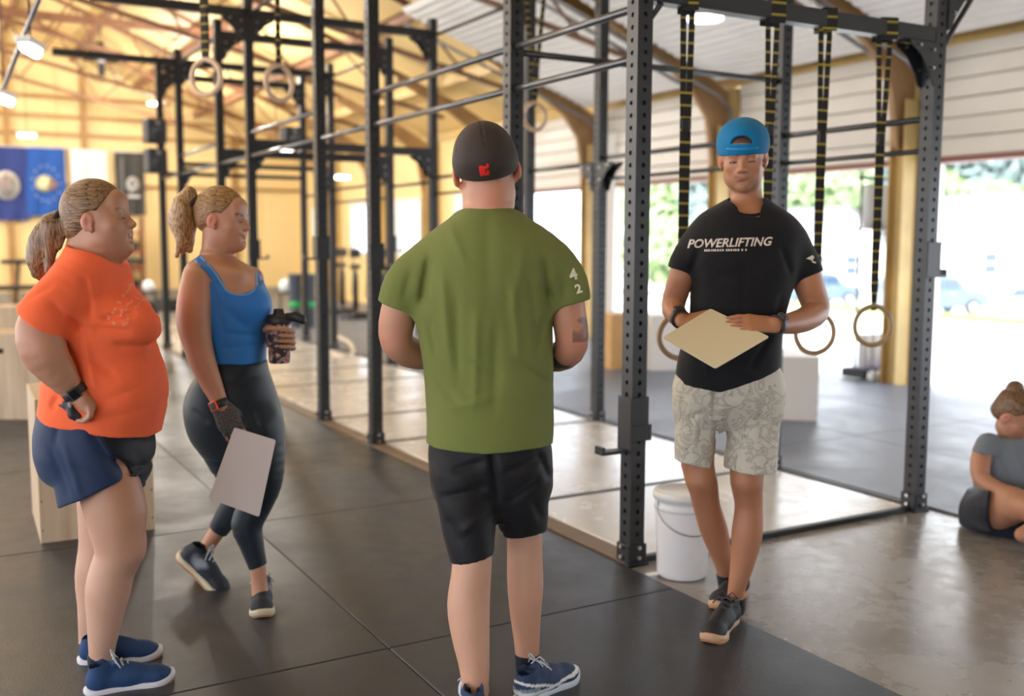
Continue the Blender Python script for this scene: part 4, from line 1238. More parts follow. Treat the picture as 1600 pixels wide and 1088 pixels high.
def headM(c, yaw, pitch=0, roll=0, s=1.0):
    return Matrix.Translation(c) @ Matrix.Rotation(math.radians(yaw), 4, 'Z') @ Matrix.Rotation(math.radians(pitch), 4, 'X') @ Matrix.Rotation(math.radians(roll), 4, 'Y') @ Matrix.Scale(s, 4)
class HS:
    """adds solids given in the frame of a head (y forward, z up)"""
    def __init__(self, S, M): self.S = S; self.M = M; self.s = M.to_scale()[0]; self.R = M.to_3x3().normalized()
    def p(self, v): return self.M @ Vector(v)
    def ell(self, c, r, k=.015, mode='u', rot=None, clips=None):
        cl = [(self.p(a), self.R @ Vector(n)) for a, n in clips] if clips else None
        self.S.ell(self.p(c), [x * self.s for x in r], k * self.s, mode, rot=self.R @ rot if rot is not None else self.R, clips=cl)
    def cone(self, a, b, ra, rb, k=.01, mode='u', **kw):
        self.S.cone(self.p(a), self.p(b), ra * self.s, rb * self.s, k * self.s, mode, **kw)
def build_head(S, M, fat=0.0, male=True, lids=.5, nose=1.0, ear=0.0, wide=0.0):
    h = HS(S, M)
    h.ell((0, -.012, .035), (.076, .095, .087), .02)
    h.ell((0, .030, -.022), (.062 + wide + fat * .3, .066, .082), .03)
    h.ell((0, .040, -.072), ((.050 if male else .044) + wide + fat * .5, .048, .036), .03)
    for s in (-1, 1):
        h.ell((s * .040, .012, -.062), (.024 + fat * .6, .042, .036), .03)
        h.ell((s * .040, .058, -.022), (.021 + fat * .3, .020, .018), .022)
    h.ell((0, .078, -.094), (.022, .018, .017), .018)
    if fat: h.ell((0, .035, -.098), (.042, .045, .026 + fat), .03)
    h.cone((-.034, .074, .024), (.034, .074, .024), .013 if male else .010, .013 if male else .010, .018)
    h.ell((0, .066, .055), (.050, .030, .036), .02)
    for s in (-1, 1):
        h.ell((s * .031, .098, .002), (.016, .014, .011), .012, 's')
        h.ell((s * .031, .0735, .001), (.0150, .0143, .0115), .004)
        h.ell((s * .031, .0740, .0078 - .006 * (lids > .9)), (.0156, .0152, .0085 + .004 * (lids > .9)), .003)
        # slit between the lids
        h.cone((s * .020, .090, .000 - .004 * lids), (s * .042, .085, -.001 - .004 * lids), .0032 + .003 * (1 - lids), .0024, .002, 's')
        # nostril wings
        h.ell((s * .0105, .097, -.030), (.0075, .009, .0065), .007)
        h.ell((s * .0065, .100, -.0365), (.003, .004, .003), .003, 's')
    h.cone((0, .084, .012), (0, .108 * (.985 + .015 * nose), -.024), .0065, .0098 * nose, .010)
    h.ell((0, .105, -.027), (.0095, .0095, .0085), .006)
    h.ell((0, .084, -.045), (.026, .012, .014), .012)
    h.ell((0, .0935, -.053), (.019, .0065, .0048), .005)
    h.ell((0, .0925, -.0625), (.016, .0070, .0055), .005)
    h.cone((-.021, .092, -.0578), (.021, .092, -.0578), .0016, .0016, .004, 's')
    h.ell((0, .096, -.074), (.016, .006, .006), .01, 's')
    for s in (-1, 1):
        r = Matrix.Rotation(s * .35, 3, 'Z') @ Matrix.Rotation(-.2, 3, 'X')
        e = ear; h.ell((s * (.080 + e), -.004, -.004), (.0070, .0195, .031), .005, rot=r)
        h.ell((s * (.0885 + e), .002, -.002), (.0075, .0110, .019), .002, 's', rot=r)
        h.ell((s * (.081 + e), .008, -.012), (.004, .005, .009), .002, rot=r)
        h.ell((s * .078, .004, -.030), (.006, .008, .009), .005)
    return h
def face_spots(M, base, brow=(.20, .11, .06), lip=(.55, .20, .16), beard=None, flush=(.72, .30, .20), brow_w=1.0):
    p = lambda v: tuple(M @ Vector(v)); s = M.to_scale()[0]
    sp = []
    for q in (-1, 1):
        sp.append((p((q * .045, .068, -.028)), .03 * s, flush, .9, .35))
        sp.append((p((q * .084, -.004, -.004)), .036 * s, flush, .6, .85)); sp.append((p((q * .086, .004, -.003)), (.012 * s, .012 * s, .018 * s), (.22, .07, .045), .8, .6))
        for t in np.linspace(0, 1, 6):
            sp.append((p((q * (.016 + .030 * t), .090 - .010 * t, .022 + .006 * math.sin(t * 2.6))), (.008 * s, .014 * s, .0062 * s), brow, .6, .9 * brow_w))
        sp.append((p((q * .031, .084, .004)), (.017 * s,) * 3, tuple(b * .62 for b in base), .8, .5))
        for t in np.linspace(0, 1, 5):
            sp.append((p((q * (.020 + .022 * t), .089 - .004 * t, -.0035)), (.004 * s, .009 * s, .0034 * s), (.05, .025, .015), .5, 1.0))
    for x in np.linspace(-.018, .018, 7):
        sp.append((p((x, .096, -.058)), (.0062 * s,) * 3, lip, .6, .75))
    sp.append((p((0, .108, -.026)), .018 * s, flush, .9, .4))
    if beard:
        for q in (-1, 0, 1): sp.append((p((q * .035, .07 + (.02 if q == 0 else 0), -.085)), .042 * s, beard, .7, .45))
        sp.append((p((0, .1, -.045)), .018 * s, beard, .7, .4))
    return sp
def eyes(F, M, iris=(.16, .25, .35)):
    for s in (-1, 1):
        c = M @ Vector((s * .031, .0742, .001)); k = M.to_scale()[0]
        m = MB(); m.lathe([(0, -.0132 * k)] + [(.0132 * k * math.cos(a), .0132 * k * math.sin(a)) for a in [-1.2 + 2.4 * i / 8 for i in range(9)]] + [(0, .0132 * k)], seg=16)
        me = m.mesh('eye', [mat('eye_white', (.50, .46, .43), .2)])
        o = link('eye', me, None, F.root, True); o.matrix_basis = Matrix.Identity(4)
        me.transform(Matrix.Translation(c) @ M.to_3x3().normalized().to_4x4() @ Matrix.Rotation(-math.pi / 2, 4, 'X'))
        ir = MB().lathe([(0, .0139 * k), (.0060 * k, .0127 * k), (.0062 * k, .0115 * k), (0, .0115 * k)], seg=16).mesh('iris', [mat('iris_%.2f' % iris[0], iris, .1)])
        ir.transform(Matrix.Translation(c) @ M.to_3x3().normalized().to_4x4() @ Matrix.Rotation(-math.pi / 2 , 4, 'X'))
        link('iris', ir, None, o, True)
def hand(S, M, side=1, curl=(.5, .6, .4), spread=.10, thumb=(.5, .4), s=1.0, k=.006, each=None):
    """wrist frame M: x along the fingers, z out of the back of the hand, thumb towards +y*side"""
    p = lambda v: M @ (Vector((v[0], v[1] * side, v[2])) * s)
    sq = (M.to_3x3() @ Vector((0, 0, 1)), .62)
    for y, r in ((-.026, .0175), (-.009, .0185), (.009, .0185), (.026, .0175)):
        S.cone(p((.0, y * .55, 0)), p((.082 - abs(y) * .25, y, 0)), r * s * 1.08, r * s, .012, squash=sq)
    tips = []
    for i, (y, L) in enumerate(((.030, .072), (.0105, .080), (-.010, .074), (-.029, .058))):
        c = each[i] if each else curl
        pos = Vector((.084 - abs(y) * .22, y, 0)); a = 0; sp = spread * (y / .03)
        seg = (.44, .31, .25); r0 = .0092 if i < 3 else .0080
        for j in range(3):
            a += c[j]
            d = Vector((math.cos(a) * math.cos(sp), math.cos(a) * math.sin(sp), -math.sin(a)))
            q = pos + d * L * seg[j] * 1.08
            S.cone(p(pos), p(q), (r0 - .0009 * j) * s, (r0 - .0009 * (j + 1)) * s, k * .5 if j == 0 else .002)
            pos = q
        tips.append(p(pos))
    a0, a1 = thumb
    t0 = Vector((.018, .022, -.006)); t1 = t0 + Vector((.036 * math.cos(a0), .036 * math.sin(a0), -.012))
    t2 = t1 + Vector((.032 * math.cos(a0 - a1), .032 * math.sin(a0 - a1), -.014)); t3 = t2 + Vector((.026 * math.cos(a0 - a1 * 1.6), .026 * math.sin(a0 - a1 * 1.6), -.008))
    S.cone(p(t0), p(t1), .0165 * s, .0125 * s, .010); S.cone(p(t1), p(t2), .0120 * s, .0102 * s, .003); S.cone(p(t2), p(t3), .0100 * s, .0082 * s, .002)
    return tips
def frame3(o, x, z):
    x = Vector(x).normalized(); z = Vector(z); z = (z - x * x.dot(z)).normalized(); y = z.cross(x)
    M = Matrix((x, y, z)).transposed().to_4x4(); M.translation = o
    return M
# ------------------------------------------------------------------ shoes: local y to the toe, origin under the heel
def outline(L=.285, w=.098, mirror=1):
    c = [(0, -.030), (.028, -.012), (.036, .03), (.034, .09), (.040, .15), (.050, .20), (.047, .245), (.025, .282), (0, .290), (-.026, .280), (-.044, .245), (-.045, .20), (-.032, .15), (-.028, .09), (-.032, .03), (-.026, -.012)]
    return [(x * w / .098 * mirror, (y + .030) * L / .32) for x, y in c]
def smooth_closed(pts, n=3):
    out = []
    N = len(pts)
    for i in range(N):
        p0, p1, p2, p3 = [Vector((*pts[(i + j) % N], 0)) for j in (-1, 0, 1, 2)]
        for k in range(n):
            t = k / n; v = .5 * ((2 * p1) + (p2 - p0) * t + (2 * p0 - 5 * p1 + 4 * p2 - p3) * t * t + (3 * p1 - p0 - 3 * p2 + p3) * t ** 3); out.append((v.x, v.y))
    return out
SHOES = {}
def shoe_meshes(key, up, sole, gum, lace, paint=None, mirror=1):
    if (key, mirror) in SHOES: return SHOES[(key, mirror)]
    pts = smooth_closed(outline(mirror=mirror)); L = .285
    def spring(y): return .020 * max(0, (y - .20) / .085) ** 2 + .006 * max(0, (.02 - y) / .02)
    m = MB(); bm = m.bm
    rings = []
    for (z, sc) in ((0, .90), (.004, .97), (.012, 1.02), (.022, 1.02), (.028, .98), (.030, .86)):
        rings.append([bm.verts.new((x * sc, (y - .14) * (1 - (1 - sc) * .5) + .14, z + spring(y) * (1 if z > .001 else .9))) for x, y in pts])
    for A, B in zip(rings, rings[1:]):
        for i in range(len(A)):
            f = bm.faces.new((A[i], A[(i + 1) % len(A)], B[(i + 1) % len(A)], B[i])); f.smooth = True
    bm.faces.new(rings[0][::-1]); bm.faces.new(rings[-1])
    sole_me = m.mesh('sole', sole)
    # outsole
    m = MB(); bm = m.bm; r = []
    for (z, sc) in ((-.001, .90), (-.001, .985), (.007, .995)):
        r.append([bm.verts.new((x * sc * 1.01, (y - .14) * (1 - (1 - sc) * .5) * 1.008 + .14, z + spring(y) * 1.05)) for x, y in pts])
    for A, B in zip(r, r[1:]):
        for i in range(len(A)): bm.faces.new((A[i], A[(i + 1) % len(A)], B[(i + 1) % len(A)], B[i]))
    bm.faces.new(r[0][::-1]); bm.faces.new(r[-1]); out_me = m.mesh('outsole', gum)
    S = Shape(); X = mirror
    S.cone((0, .045, .055), (0, .05, .095), .034, .033, .02)
    S.cone((0, .045, .050), (.002 * X, .15, .048), .035, .037, .02, squash=None)
    S.cone((.002 * X, .13, .052), (.004 * X, .215, .040), .036, .034, .02)
    S.ell((.005 * X, .225, .040), (.043, .052, .027), .02)
    S.cone((0, .075, .098), (.002 * X, .175, .062), .024, .020, .015)
    S.cut((0, 0, .022), (0, 0, -1)); S.cut((0, -.0, .105), Vector((0, -.28, 1)))
    S.cone((0, .046, .075), (0, .046, .15), .024, .030, .004, 's'); S.cone((0, .070, .095), (0, .080, .14), .022, .026, .004, 's')
    up_me = sdf_mesh('shoe', S, .004, smooth=2, color=paint or (lambda P: np.tile(np.array((.02, .03, .06)), (len(P), 1))))
    up_me.materials.append(up)
    m = MB()
    for i in range(5):
        y = .098 + i * .020; z = .121 - i * .0105; w = .020
        m.tube([(-w, y - .004, z - .016), (-w * .4, y + .002, z - .001), (w * .4, y - .002, z - .001), (w, y + .004, z - .016)], .0032, 6)
    for s in (-1, 1): m.tube([(0, .090, .124), (s * .018, .088, .140), (s * .032, .094, .130), (s * .022, .10, .116), (0, .093, .122)], .0026, 6)
    for s in (-1, 1): m.tube([(0, .092, .122), (s * .03, .098, .118), (s * .046, .112, .098)], .0026, 6)
    lace_me = m.mesh('laces', lace)
    SHOES[(key, mirror)] = (up_me, sole_me, out_me, lace_me)
    return SHOES[(key, mirror)]
def put_shoe(F, meshes, heel, toe, pitch=0, roll=0, lift=0, scale=1.0, lab=None):
    d = toe - heel; yaw = math.atan2(-d.x, d.y)
    Mx = Matrix.Translation(heel + Vector((0, 0, lift))) @ Matrix.Rotation(yaw, 4, 'Z')
    if pitch: # heel raised, pivoting on the toe
        piv = Vector((0, .215 * scale, 0)); Mx = Mx @ Matrix.Translation(piv) @ Matrix.Rotation(-math.radians(pitch), 4, 'X') @ Matrix.Translation(-piv)
    Mx = Mx @ Matrix.Rotation(math.radians(roll), 4, 'Y') @ Matrix.Scale(scale, 4)
    u = link('shoe', meshes[0], None, F.root); u.matrix_basis = Matrix.Translation(-F.root.location) @ Mx
    for n_, me in (('sole', meshes[1]), ('outsole', meshes[2]), ('laces', meshes[3])): link(n_, me, None, u)
    if lab: u['label'] = lab
    return Mx
def band(F, name, c, axis, r, w, m, squash=1, th=.004, face=None, face_m=None, parent=None):
    """strap or watch round a limb; face = direction of the dial"""
    M = frame3(c, axis, face if face is not None else Vector(axis).orthogonal())
    mb = MB()
    mb.lathe([(r, -w / 2), (r + th, -w / 2 + .001), (r + th, w / 2 - .001), (r, w / 2), (r, -w / 2)], seg=28)
    T = M @ Matrix.Rotation(math.pi / 2, 4, 'Y')
    me = mb.mesh(name, m); me.transform(T)
    o = link(name, me, None, parent or F.root, True)
    if face is not None:
        d = MB().box((0, 0, r + th + .004), (.036, .032, .010), bev=.003, seg=2).mesh('watch_case', face_m or m); d.transform(M)
        link('watch_case', d, None, o, True)
        d = MB().box((0, 0, r + th + .0095), (.026, .024, .001)).mesh('watch_dial', mat('watch_dial', (.01, .01, .012), .1)); d.transform(M)
        link('watch_dial', d, None, o, True)
    return o
def project_text(F, parent, text, size, px, py, dirpix, m, target, shear=0, depth=.0015, name='print', bold=.0):
    """flat lettering laid onto a garment: built at the garment and pressed on to its surface"""
    cu = bpy.data.curves.new('t', 'FONT'); cu.body = text; cu.size = size; cu.align_x = 'CENTER'; cu.align_y = 'CENTER'; cu.shear = shear; cu.offset = bold; cu.resolution_u = 3
    ob = bpy.data.objects.new('t', cu); COL.objects.link(ob)
    dg = bpy.context.evaluated_depsgraph_get(); me = bpy.data.meshes.new_from_object(ob.evaluated_get(dg))
    bpy.data.objects.remove(ob)
    return press(F, parent, me, F.P(px, py, -.6), dirpix, m, target, depth, name)
def press(F, parent, me, org, angle, m, target, depth=.0015, name='print', cuts=2):
    from mathutils.bvhtree import BVHTree
    bm = bmesh.new(); bm.from_mesh(me)
    bmesh.ops.triangulate(bm, faces=bm.faces)
    bmesh.ops.subdivide_edges(bm, edges=[e for e in bm.edges if e.calc_length() > .012], cuts=cuts)
    T = Matrix.Translation(org) @ Matrix.Rotation(-angle, 4, 'Y') @ Matrix.Rotation(math.pi / 2, 4, 'X')
    bmesh.ops.transform(bm, matrix=T, verts=bm.verts)
    tm = target.data
    bv = BVHTree.FromPolygons([v.co for v in tm.vertices], [p.vertices for p in tm.polygons])
    camp = Vector((0, 0, CAMZ))
    bad = []
    for v in bm.verts:
        d = (v.co - camp).normalized()
        hit, n, i, dist = bv.ray_cast(camp, d)
        if hit is None: bad.append(v)
        else: v.co = hit - d * depth
    bmesh.ops.delete(bm, geom=bad, context='VERTS')
    r = bmesh.ops.extrude_face_region(bm, geom=bm.faces[:])
    out = bpy.data.meshes.new(name); 
    for v in [g for g in r['geom'] if isinstance(g, bmesh.types.BMVert)]: v.co += (v.co - camp).normalized() * depth * 1.5
    bmesh.ops.recalc_face_normals(bm, faces=bm.faces)
    bm.to_mesh(out); bm.free(); out.materials.append(m)
    return link(name, out, None, parent, True)
def press_px(F, name, paths, m, targets, parent, depth=.002, th=.0018):
    """ribbons laid on the surface: paths = [(pixel points, width in pixels)]"""
    from mathutils.bvhtree import BVHTree
    vs_, fs_ = [], []
    for t in targets:
        o_ = len(vs_); vs_ += [v.co for v in t.data.vertices]; fs_ += [tuple(i + o_ for i in p.vertices) for p in t.data.polygons]
    bv = BVHTree.FromPolygons(vs_, fs_); camp = Vector((0, 0, CAMZ)); bm = bmesh.new()
    for pts, w in paths:
        P_ = [Vector((*p, 0)) for p in pts]; n = len(P_); dense = []
        for i in range(n - 1):
            p0, p1, p2, p3 = P_[max(i - 1, 0)], P_[i], P_[i + 1], P_[min(i + 2, n - 1)]
            k = max(2, int((p2 - p1).length / 3))
            for q in range(k):
                t = q / k; dense.append(.5 * ((2 * p1) + (p2 - p0) * t + (2 * p0 - 5 * p1 + 4 * p2 - p3) * t * t + (3 * p1 - p0 - 3 * p2 + p3) * t ** 3))
        dense.append(P_[-1]); prev = None
        for i, p in enumerate(dense):
            d = (dense[min(i + 1, len(dense) - 1)] - dense[max(i - 1, 0)]).normalized(); nn = Vector((-d.y, d.x, 0)); row = []
            ok = True
            for s in (-.5, -.17, .17, .5):
                q = p + nn * w * s; dr = (V(q.x, q.y, 3) - camp).normalized()
                hit = bv.ray_cast(camp, dr)[0]
                if hit is None: ok = False; break
                row.append(hit)
            if not ok: prev = None; continue
            dr = (row[1] - camp).normalized()
            A = [bm.verts.new(h - dr * depth) for h in row]; Bk = [bm.verts.new(h + dr * th) for h in row]
            ring = A + Bk[::-1]
            if prev:
                for j in range(8): bm.faces.new((prev[j], prev[(j + 1) % 8], ring[(j + 1) % 8], ring[j]))
            else: bm.faces.new(ring)
            prev = ring
    bmesh.ops.recalc_face_normals(bm, faces=bm.faces)
    for f in bm.faces: f.smooth = True
    me = bpy.data.meshes.new(name); bm.to_mesh(me); bm.free(); me.materials.append(m)
    return link(name, me, None, parent, True)
def skin_mat(): return mat('skin', (.6, .35, .25), .48, attr=True, sss=.12, bump=.05, bscale=90, var=.05, vscale=9)
def cloth_mat(name, col, rough=.85, sheen=.25, bump=.12, attr=False, var=.04): return mat(name, col, rough, bump=bump, bscale=260, sheen=sheen * .3, attr=attr, var=var, vscale=6, spec=.25)
def hair_mat(name, c1, c2, sc_=(7, 60, 70)):
    m, n, l, b = nodes(name)
    t = n.new('ShaderNodeTexCoord'); mp = n.new('ShaderNodeMapping'); mp.inputs['Scale'].default_value = sc_
    w = n.new('ShaderNodeTexNoise'); w.inputs['Scale'].default_value = 3.4; w.inputs['Detail'].default_value = 4
    l.new(t.outputs['Object'], mp.inputs['Vector']); l.new(mp.outputs['Vector'], w.inputs['Vector'])
    r = n.new('ShaderNodeValToRGB'); r.color_ramp.elements[0].position = .35; r.color_ramp.elements[1].position = .68
    r.color_ramp.elements[0].color = (*c1, 1); r.color_ramp.elements[1].color = (*c2, 1)
    l.new(w.outputs['Fac'], r.inputs['Fac']); l.new(r.outputs['Color'], b.inputs['Base Color']); b.inputs['Roughness'].default_value = .42
    b.inputs['Anisotropic'].default_value = .4
    bp = n.new('ShaderNodeBump'); bp.inputs['Strength'].default_value = .5; bp.inputs['Distance'].default_value = .006
    l.new(w.outputs['Fac'], bp.inputs['Height']); l.new(bp.outputs['Normal'], b.inputs['Normal'])
    return m
SK = skin_mat()
HH = .0065
# ------------------------------------------------------------------ woman in the orange shirt
F = Fig(3.27, 'woman in an orange T-shirt and navy shorts, hand on hip, at the left', (190, 1070))
P, m_ = F.P, F.m
base = (.43, .21, .13)
HM = headM(P(155, 345), -92, 7, 0, 1.0)
B = Shape()
build_head(B, HM, fat=.016, male=False, lids=.35)
B.cone(P(143, 368), P(138, 420), m_(33), m_(42), .03, squash=(Vector((0, 1, 0)), .85))
B.slices(F.rows([(398, 108, 178, .08), (430, 92, 190, .145), (470, 90, 205, .155), (520, 92, 225, .16), (580, 90, 232, .165), (640, 78, 230, .17), (700, 76, 225, .17), (740, 85, 222, .165)]), .03)
arm = [P(112, 438, -.135), P(70, 500, -.20), P(67, 545, -.225), P(92, 583, -.215), P(119, 616, -.19)]
B.chain(arm, [.052, .072, .068, .052, .030], .02)
B.chain([P(140, 438, .14), P(120, 500, .21), P(118, 545, .23), P(150, 600, .2)], [.060, .068, .06, .04], .02)
# hand on the hip, fingers folded under
B.cone(P(119, 616, -.19), P(136, 632, -.185), .026, .030, .015, squash=(Vector((0, 1, 0)), .8))
B.cone(P(128, 624, -.21), P(140, 638, -.205), .020, .018, .012); B.cone(P(128, 622, -.165), P(140, 634, -.16), .020, .018, .012)
for i in range(4):
    dy = -.214 + .019 * i
    B.cone(P(140 - i, 637, dy), P(142 - 2 * i, 650 - i, dy - .004), .0105, .0098, .006); B.cone(P(142 - 2 * i, 650 - i, dy - .004), P(132 - 2 * i, 658 - i, dy), .0096, .0088, .002)
    B.cone(P(132 - 2 * i, 658 - i, dy), P(122 - i, 658 - i, dy + .004), .0086, .0075, .002)
B.cone(P(124, 622, -.155), P(116, 636, -.15), .014, .011, .008); B.cone(P(116, 636, -.15), P(112, 648, -.16), .0105, .0085, .003)
# legs
B.chain([P(150, 700, -.08), P(178, 785, -.09), P(184, 825, -.10), P(188, 860, -.10), P(176, 890, -.10), P(169, 922, -.10), P(164, 965, -.10), P(159, 1020, -.10), P(160, 1050, -.10)],
        [.085, .096, .086, .076, .069, .070, .056, .040, .040], .025)
B.ell(P(205, 856, -.10), (.034, .04, .04), .03)
B.chain([P(165, 700, .10), P(165, 790, .10), P(158, 850, .10), P(150, 900, .10), P(146, 945, .10), P(141, 1000, .10), P(142, 1022, .10)],
        [.10, .09, .072, .068, .052, .038, .038], .025)
body_col = painter(base, face_spots(HM, base, lip=(.50, .22, .18), brow=(.26, .15, .09), flush=(.66, .27, .19)) + [
    (tuple(P(70, 535, -.29)), .07, (.62, .29, .20), .9, .5), (tuple(P(205, 860, -.12)), .07, (.62, .28, .2), .9, .5), (tuple(P(160, 960, 0)), (.35, .4, .60), (.60, .37, .28), .5, .8)])
hb0 = HM.translation
F.part('body', B, .0070, SK, body_col, fine=[(hb0 - Vector((.17, .14, .16)), hb0 + Vector((.17, .14, .17)), .0034), (P(100, 672, -.27), P(160, 605, -.12), .0036)])
eyes(F, HM, (.20, .26, .28))
# hair
M_HAIR1 = hair_mat('dark_blonde_hair', (.075, .038, .016), (.34, .19, .09), (7, 60, 70))
M_TAIL1 = hair_mat('dark_blonde_tail', (.075, .038, .016), (.38, .22, .11), (70, 60, 9))
S = Shape(); h = HS(S, HM)
h.ell((0, -.014, .038), (.085, .104, .098), .01, clips=[((0, .068, .080), (0, .80, -.62)), ((0, -.05, -.048), (0, .25, -1))])
h.ell((0, -.062, -.012), (.066, .055, .058), .02, clips=[((0, -.020, 0), (0, 1, 0))])
for s in (-1, 1): h.ell((s * .085, .012, -.012), (.035, .030, .042), .008, 's')
for a in np.linspace(-.9, .9, 9):   # combed grooves running back to the tie
    for s in (-1, 1):
        h.cone((s * .084 * math.cos(a), .03 - .02 * abs(a), .05 + .085 * math.sin(a)), (s * .03, -.112, .008), .0022, .0022, .004, 's')
for a in (-.5, -.2, .1, .4, .7): h.cone((.09 * math.sin(a) , .04, .128), (.02 * math.sin(a), -.10, .045), .002, .002, .004, 's')
F.part('hair', S, .0036, M_HAIR1)
S = Shape()
pts = [P(92, 338), P(80, 352), P(68, 378), P(62, 405), P(60, 425), P(66, 440)]
S.chain(pts, [.020, .036, .044, .040, .026, .008], .02)
S.cone(P(84, 352, -.02), P(74, 425, -.03), .026, .010, .015); S.cone(P(78, 356, .02), P(52, 420, .02), .024, .008, .015)
S.cone(P(98, 350, -.01), P(92, 385, -.02), .022, .012, .02)
for i in range(16):
    a = random.uniform(-1, 1); S.cone(P(88 + a * 6, 345, -.03 + .05 * random.random()), P(64 + a * 22, 432, -.05 + .1 * random.random()), .003, .002, .005, 's')
S.wob(.004, 34, (2, 2, .35), 4)
F.part('ponytail', S, .0042, M_TAIL1)
tie = MB().tube([P(93, 340) + (Vector((.5, 0, .85)).normalized() * math.cos(a) + Vector((0, 1, 0)) * math.sin(a)) * .026 for a in [2 * math.pi * k / 20 for k in range(20)]], .009, 8, closed=True)
tie.build('hair_tie', M_DARK, F.root, True)
# T-shirt
M_OR = cloth_mat('orange_jersey', (.90, .150, .055), .8, .15)
S = Shape()
col_p = plane2(F, (108, 378), (186, 411), False)
hem = plane2(F, (66, 640), (242, 678), True)
rowsT = F.rows([(378, 112, 168, .085), (396, 104, 186, .120), (415, 94, 194, .150), (440, 86, 199, .172), (470, 82, 214, .182), (495, 80, 232, .183), (515, 80, 240, .181), (540, 80, 239, .180), (575, 77, 246, .187), (615, 72, 249, .192), (650, 66, 248, .194), (690, 62, 244, .190)])
S.slices(rowsT, .02, clips=[col_p, hem])
S.ell(P(205, 508, -.07), (.080, .085, .085), .05); S.ell(P(205, 508, .07), (.080, .085, .085), .05)
S.ell(P(205, 610, 0), (.092, .15, .13), .06)
sp = plane2(F, (28, 477), (103, 529), True, -.2)
S.chain([P(128, 426, -.11), P(98, 462, -.155), P(68, 500, -.198), P(58, 526, -.21)], [.062, .079, .085, .087], .045, clips=[(P(66, 503, -.2), pxn(-52, 75))])
S.cone(P(142, 432, .13), P(122, 505, .205), .076, .080, .045, clips=[(P(122, 500, .2), pxn(-10, 60, .3))])
S.cone(P(141, 380), P(148, 402), m_(32), m_(33), .006, 's', squash=(Vector((0, 1, 0)), .9))
F.folds(S, [(95, 470, 128, 520, -.009, .012), (128, 430, 140, 500, -.006, .010), (150, 500, 205, 492, -.008, .011), (140, 512, 200, 520, -.006, .012), (110, 545, 135, 640, -.010, .016), (130, 530, 150, 610, .006, .012),
    (150, 632, 215, 606, -.0028, .014), (160, 655, 225, 643, -.002, .011), (135, 560, 175, 590, -.007, .014), (90, 620, 78, 640, -.006, .012), (170, 540, 225, 548, -.006, .014), (140, 470, 185, 430, -.003, .012), (55, 470, 95, 445, -.003, .01)], dy=-.185)
S.wob(.0022, 20, (1, 1, .8), 1)
sh1 = F.part('shirt', S, .0048, M_OR)
rq = random.Random(8); bm_ = MB()
for (x, z, w, hh) in [(rq.uniform(-.075, .075), rq.choice((-.022, 0, .022)) + rq.uniform(-.004, .004), rq.uniform(.004, .012), rq.uniform(.004, .009)) for _ in range(44)]:
    bm_.box((x, z, 0), (w, hh, .0001), rot=Matrix.Rotation(rq.uniform(-.3, .3), 3, 'Z'))
press(F, sh1, bm_.mesh('print'), F.P(203, 472, -.6), math.radians(53), mat('peach_print', (.88, .24, .12), .7), sh1)
# shorts
M_NAVY = cloth_mat('navy_shell', (.022, .045, .115), .6, .3); M_INK = cloth_mat('ink_shell', (.010, .014, .026), .6, .3)
def shorts1(S):
    pass
S = Shape()
wa = plane2(F, (62, 634), (240, 672), False)
S.slices(F.rows([(628, 70, 240, .175), (650, 66, 240, .185), (680, 61, 239, .190), (715, 64, 236, .188), (745, 76, 231, .15), (762, 92, 222, .08)]), .03, clips=[wa])
sqy = (Vector((0, 1, 0)), .87)
S.cone(P(140, 690, -.085), P(162, 790, -.09), .130, .136, .015, squash=sqy, clips=[plane2(F, (98, 794), (195, 752), True, -.2)])
S.cone(P(140, 690, -.085), P(162, 790, -.09), .132, .136, .01, squash=sqy, clips=[plane2(F, (175, 750), (228, 773), True, -.2)])
S.cone(P(185, 700, .085), P(185, 760, .10), .095, .085, .04, flat=True)
F.folds(S, [(140, 670, 165, 720, -.007, .012), (75, 700, 110, 780, -.005, .012), (100, 690, 130, 775, .005, .012), (165, 720, 200, 750, -.008, .012), (190, 690, 222, 740, -.006, .014), (205, 680, 225, 700, -.004, .010), (168, 716, 188, 756, -.012, .010), (90, 650, 84, 700, -.004, .012)], dy=-.19)
S.wob(.002, 22, (1, 1, .5), 2)
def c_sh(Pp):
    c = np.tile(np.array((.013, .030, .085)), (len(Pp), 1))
    # front panel's shadow is painted as a darker colour, split from the side panel
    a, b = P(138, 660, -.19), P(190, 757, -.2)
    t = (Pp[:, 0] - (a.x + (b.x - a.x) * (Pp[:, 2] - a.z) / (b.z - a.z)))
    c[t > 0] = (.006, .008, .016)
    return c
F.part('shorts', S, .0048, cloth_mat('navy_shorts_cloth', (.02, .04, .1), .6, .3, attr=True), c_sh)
band(F, 'wristwatch', P(115, 611, -.194), P(119, 616, -.19) - P(92, 583, -.215), .034, .030, M_IRON, face=Vector((.2, -1, .3)))
# shoes
def flat(c, *spots): return painter(c, spots)
s1 = shoe_meshes('navy', mat('shoe_knit', (.01, .03, .1), .75, attr=True, bump=.25, bscale=300), mat('white_foam_sole', (.62, .62, .70), .5), mat('gum_rubber', (.42, .20, .09), .5), mat('grey_lace', (.42, .44, .48), .8), flat((.008, .045, .15), ((0, .05, .12), .04, (.01, .012, .02), .5, .8)))
put_shoe(F, s1, ground(131, 1091), ground(258, 1068), scale=.94)
put_shoe(F, s1, ground(121, 1041), ground(246, 1030), scale=.94)
S = Shape(); S.chain([P(159, 1018, -.10), P(159, 1040, -.10), P(160, 1062, -.09)], [.044, .043, .040], .01, clips=[(P(159, 1026, -.1), (.35, 0, 1))])
F.part('sock', S, .005, M_INK)
S = Shape(); S.chain([P(141, 995, .10), P(142, 1020, .10)], [.041, .040], .01, clips=[(P(141, 1002, .1), (0, 0, 1))])
F.part('sock', S, .005, M_INK)
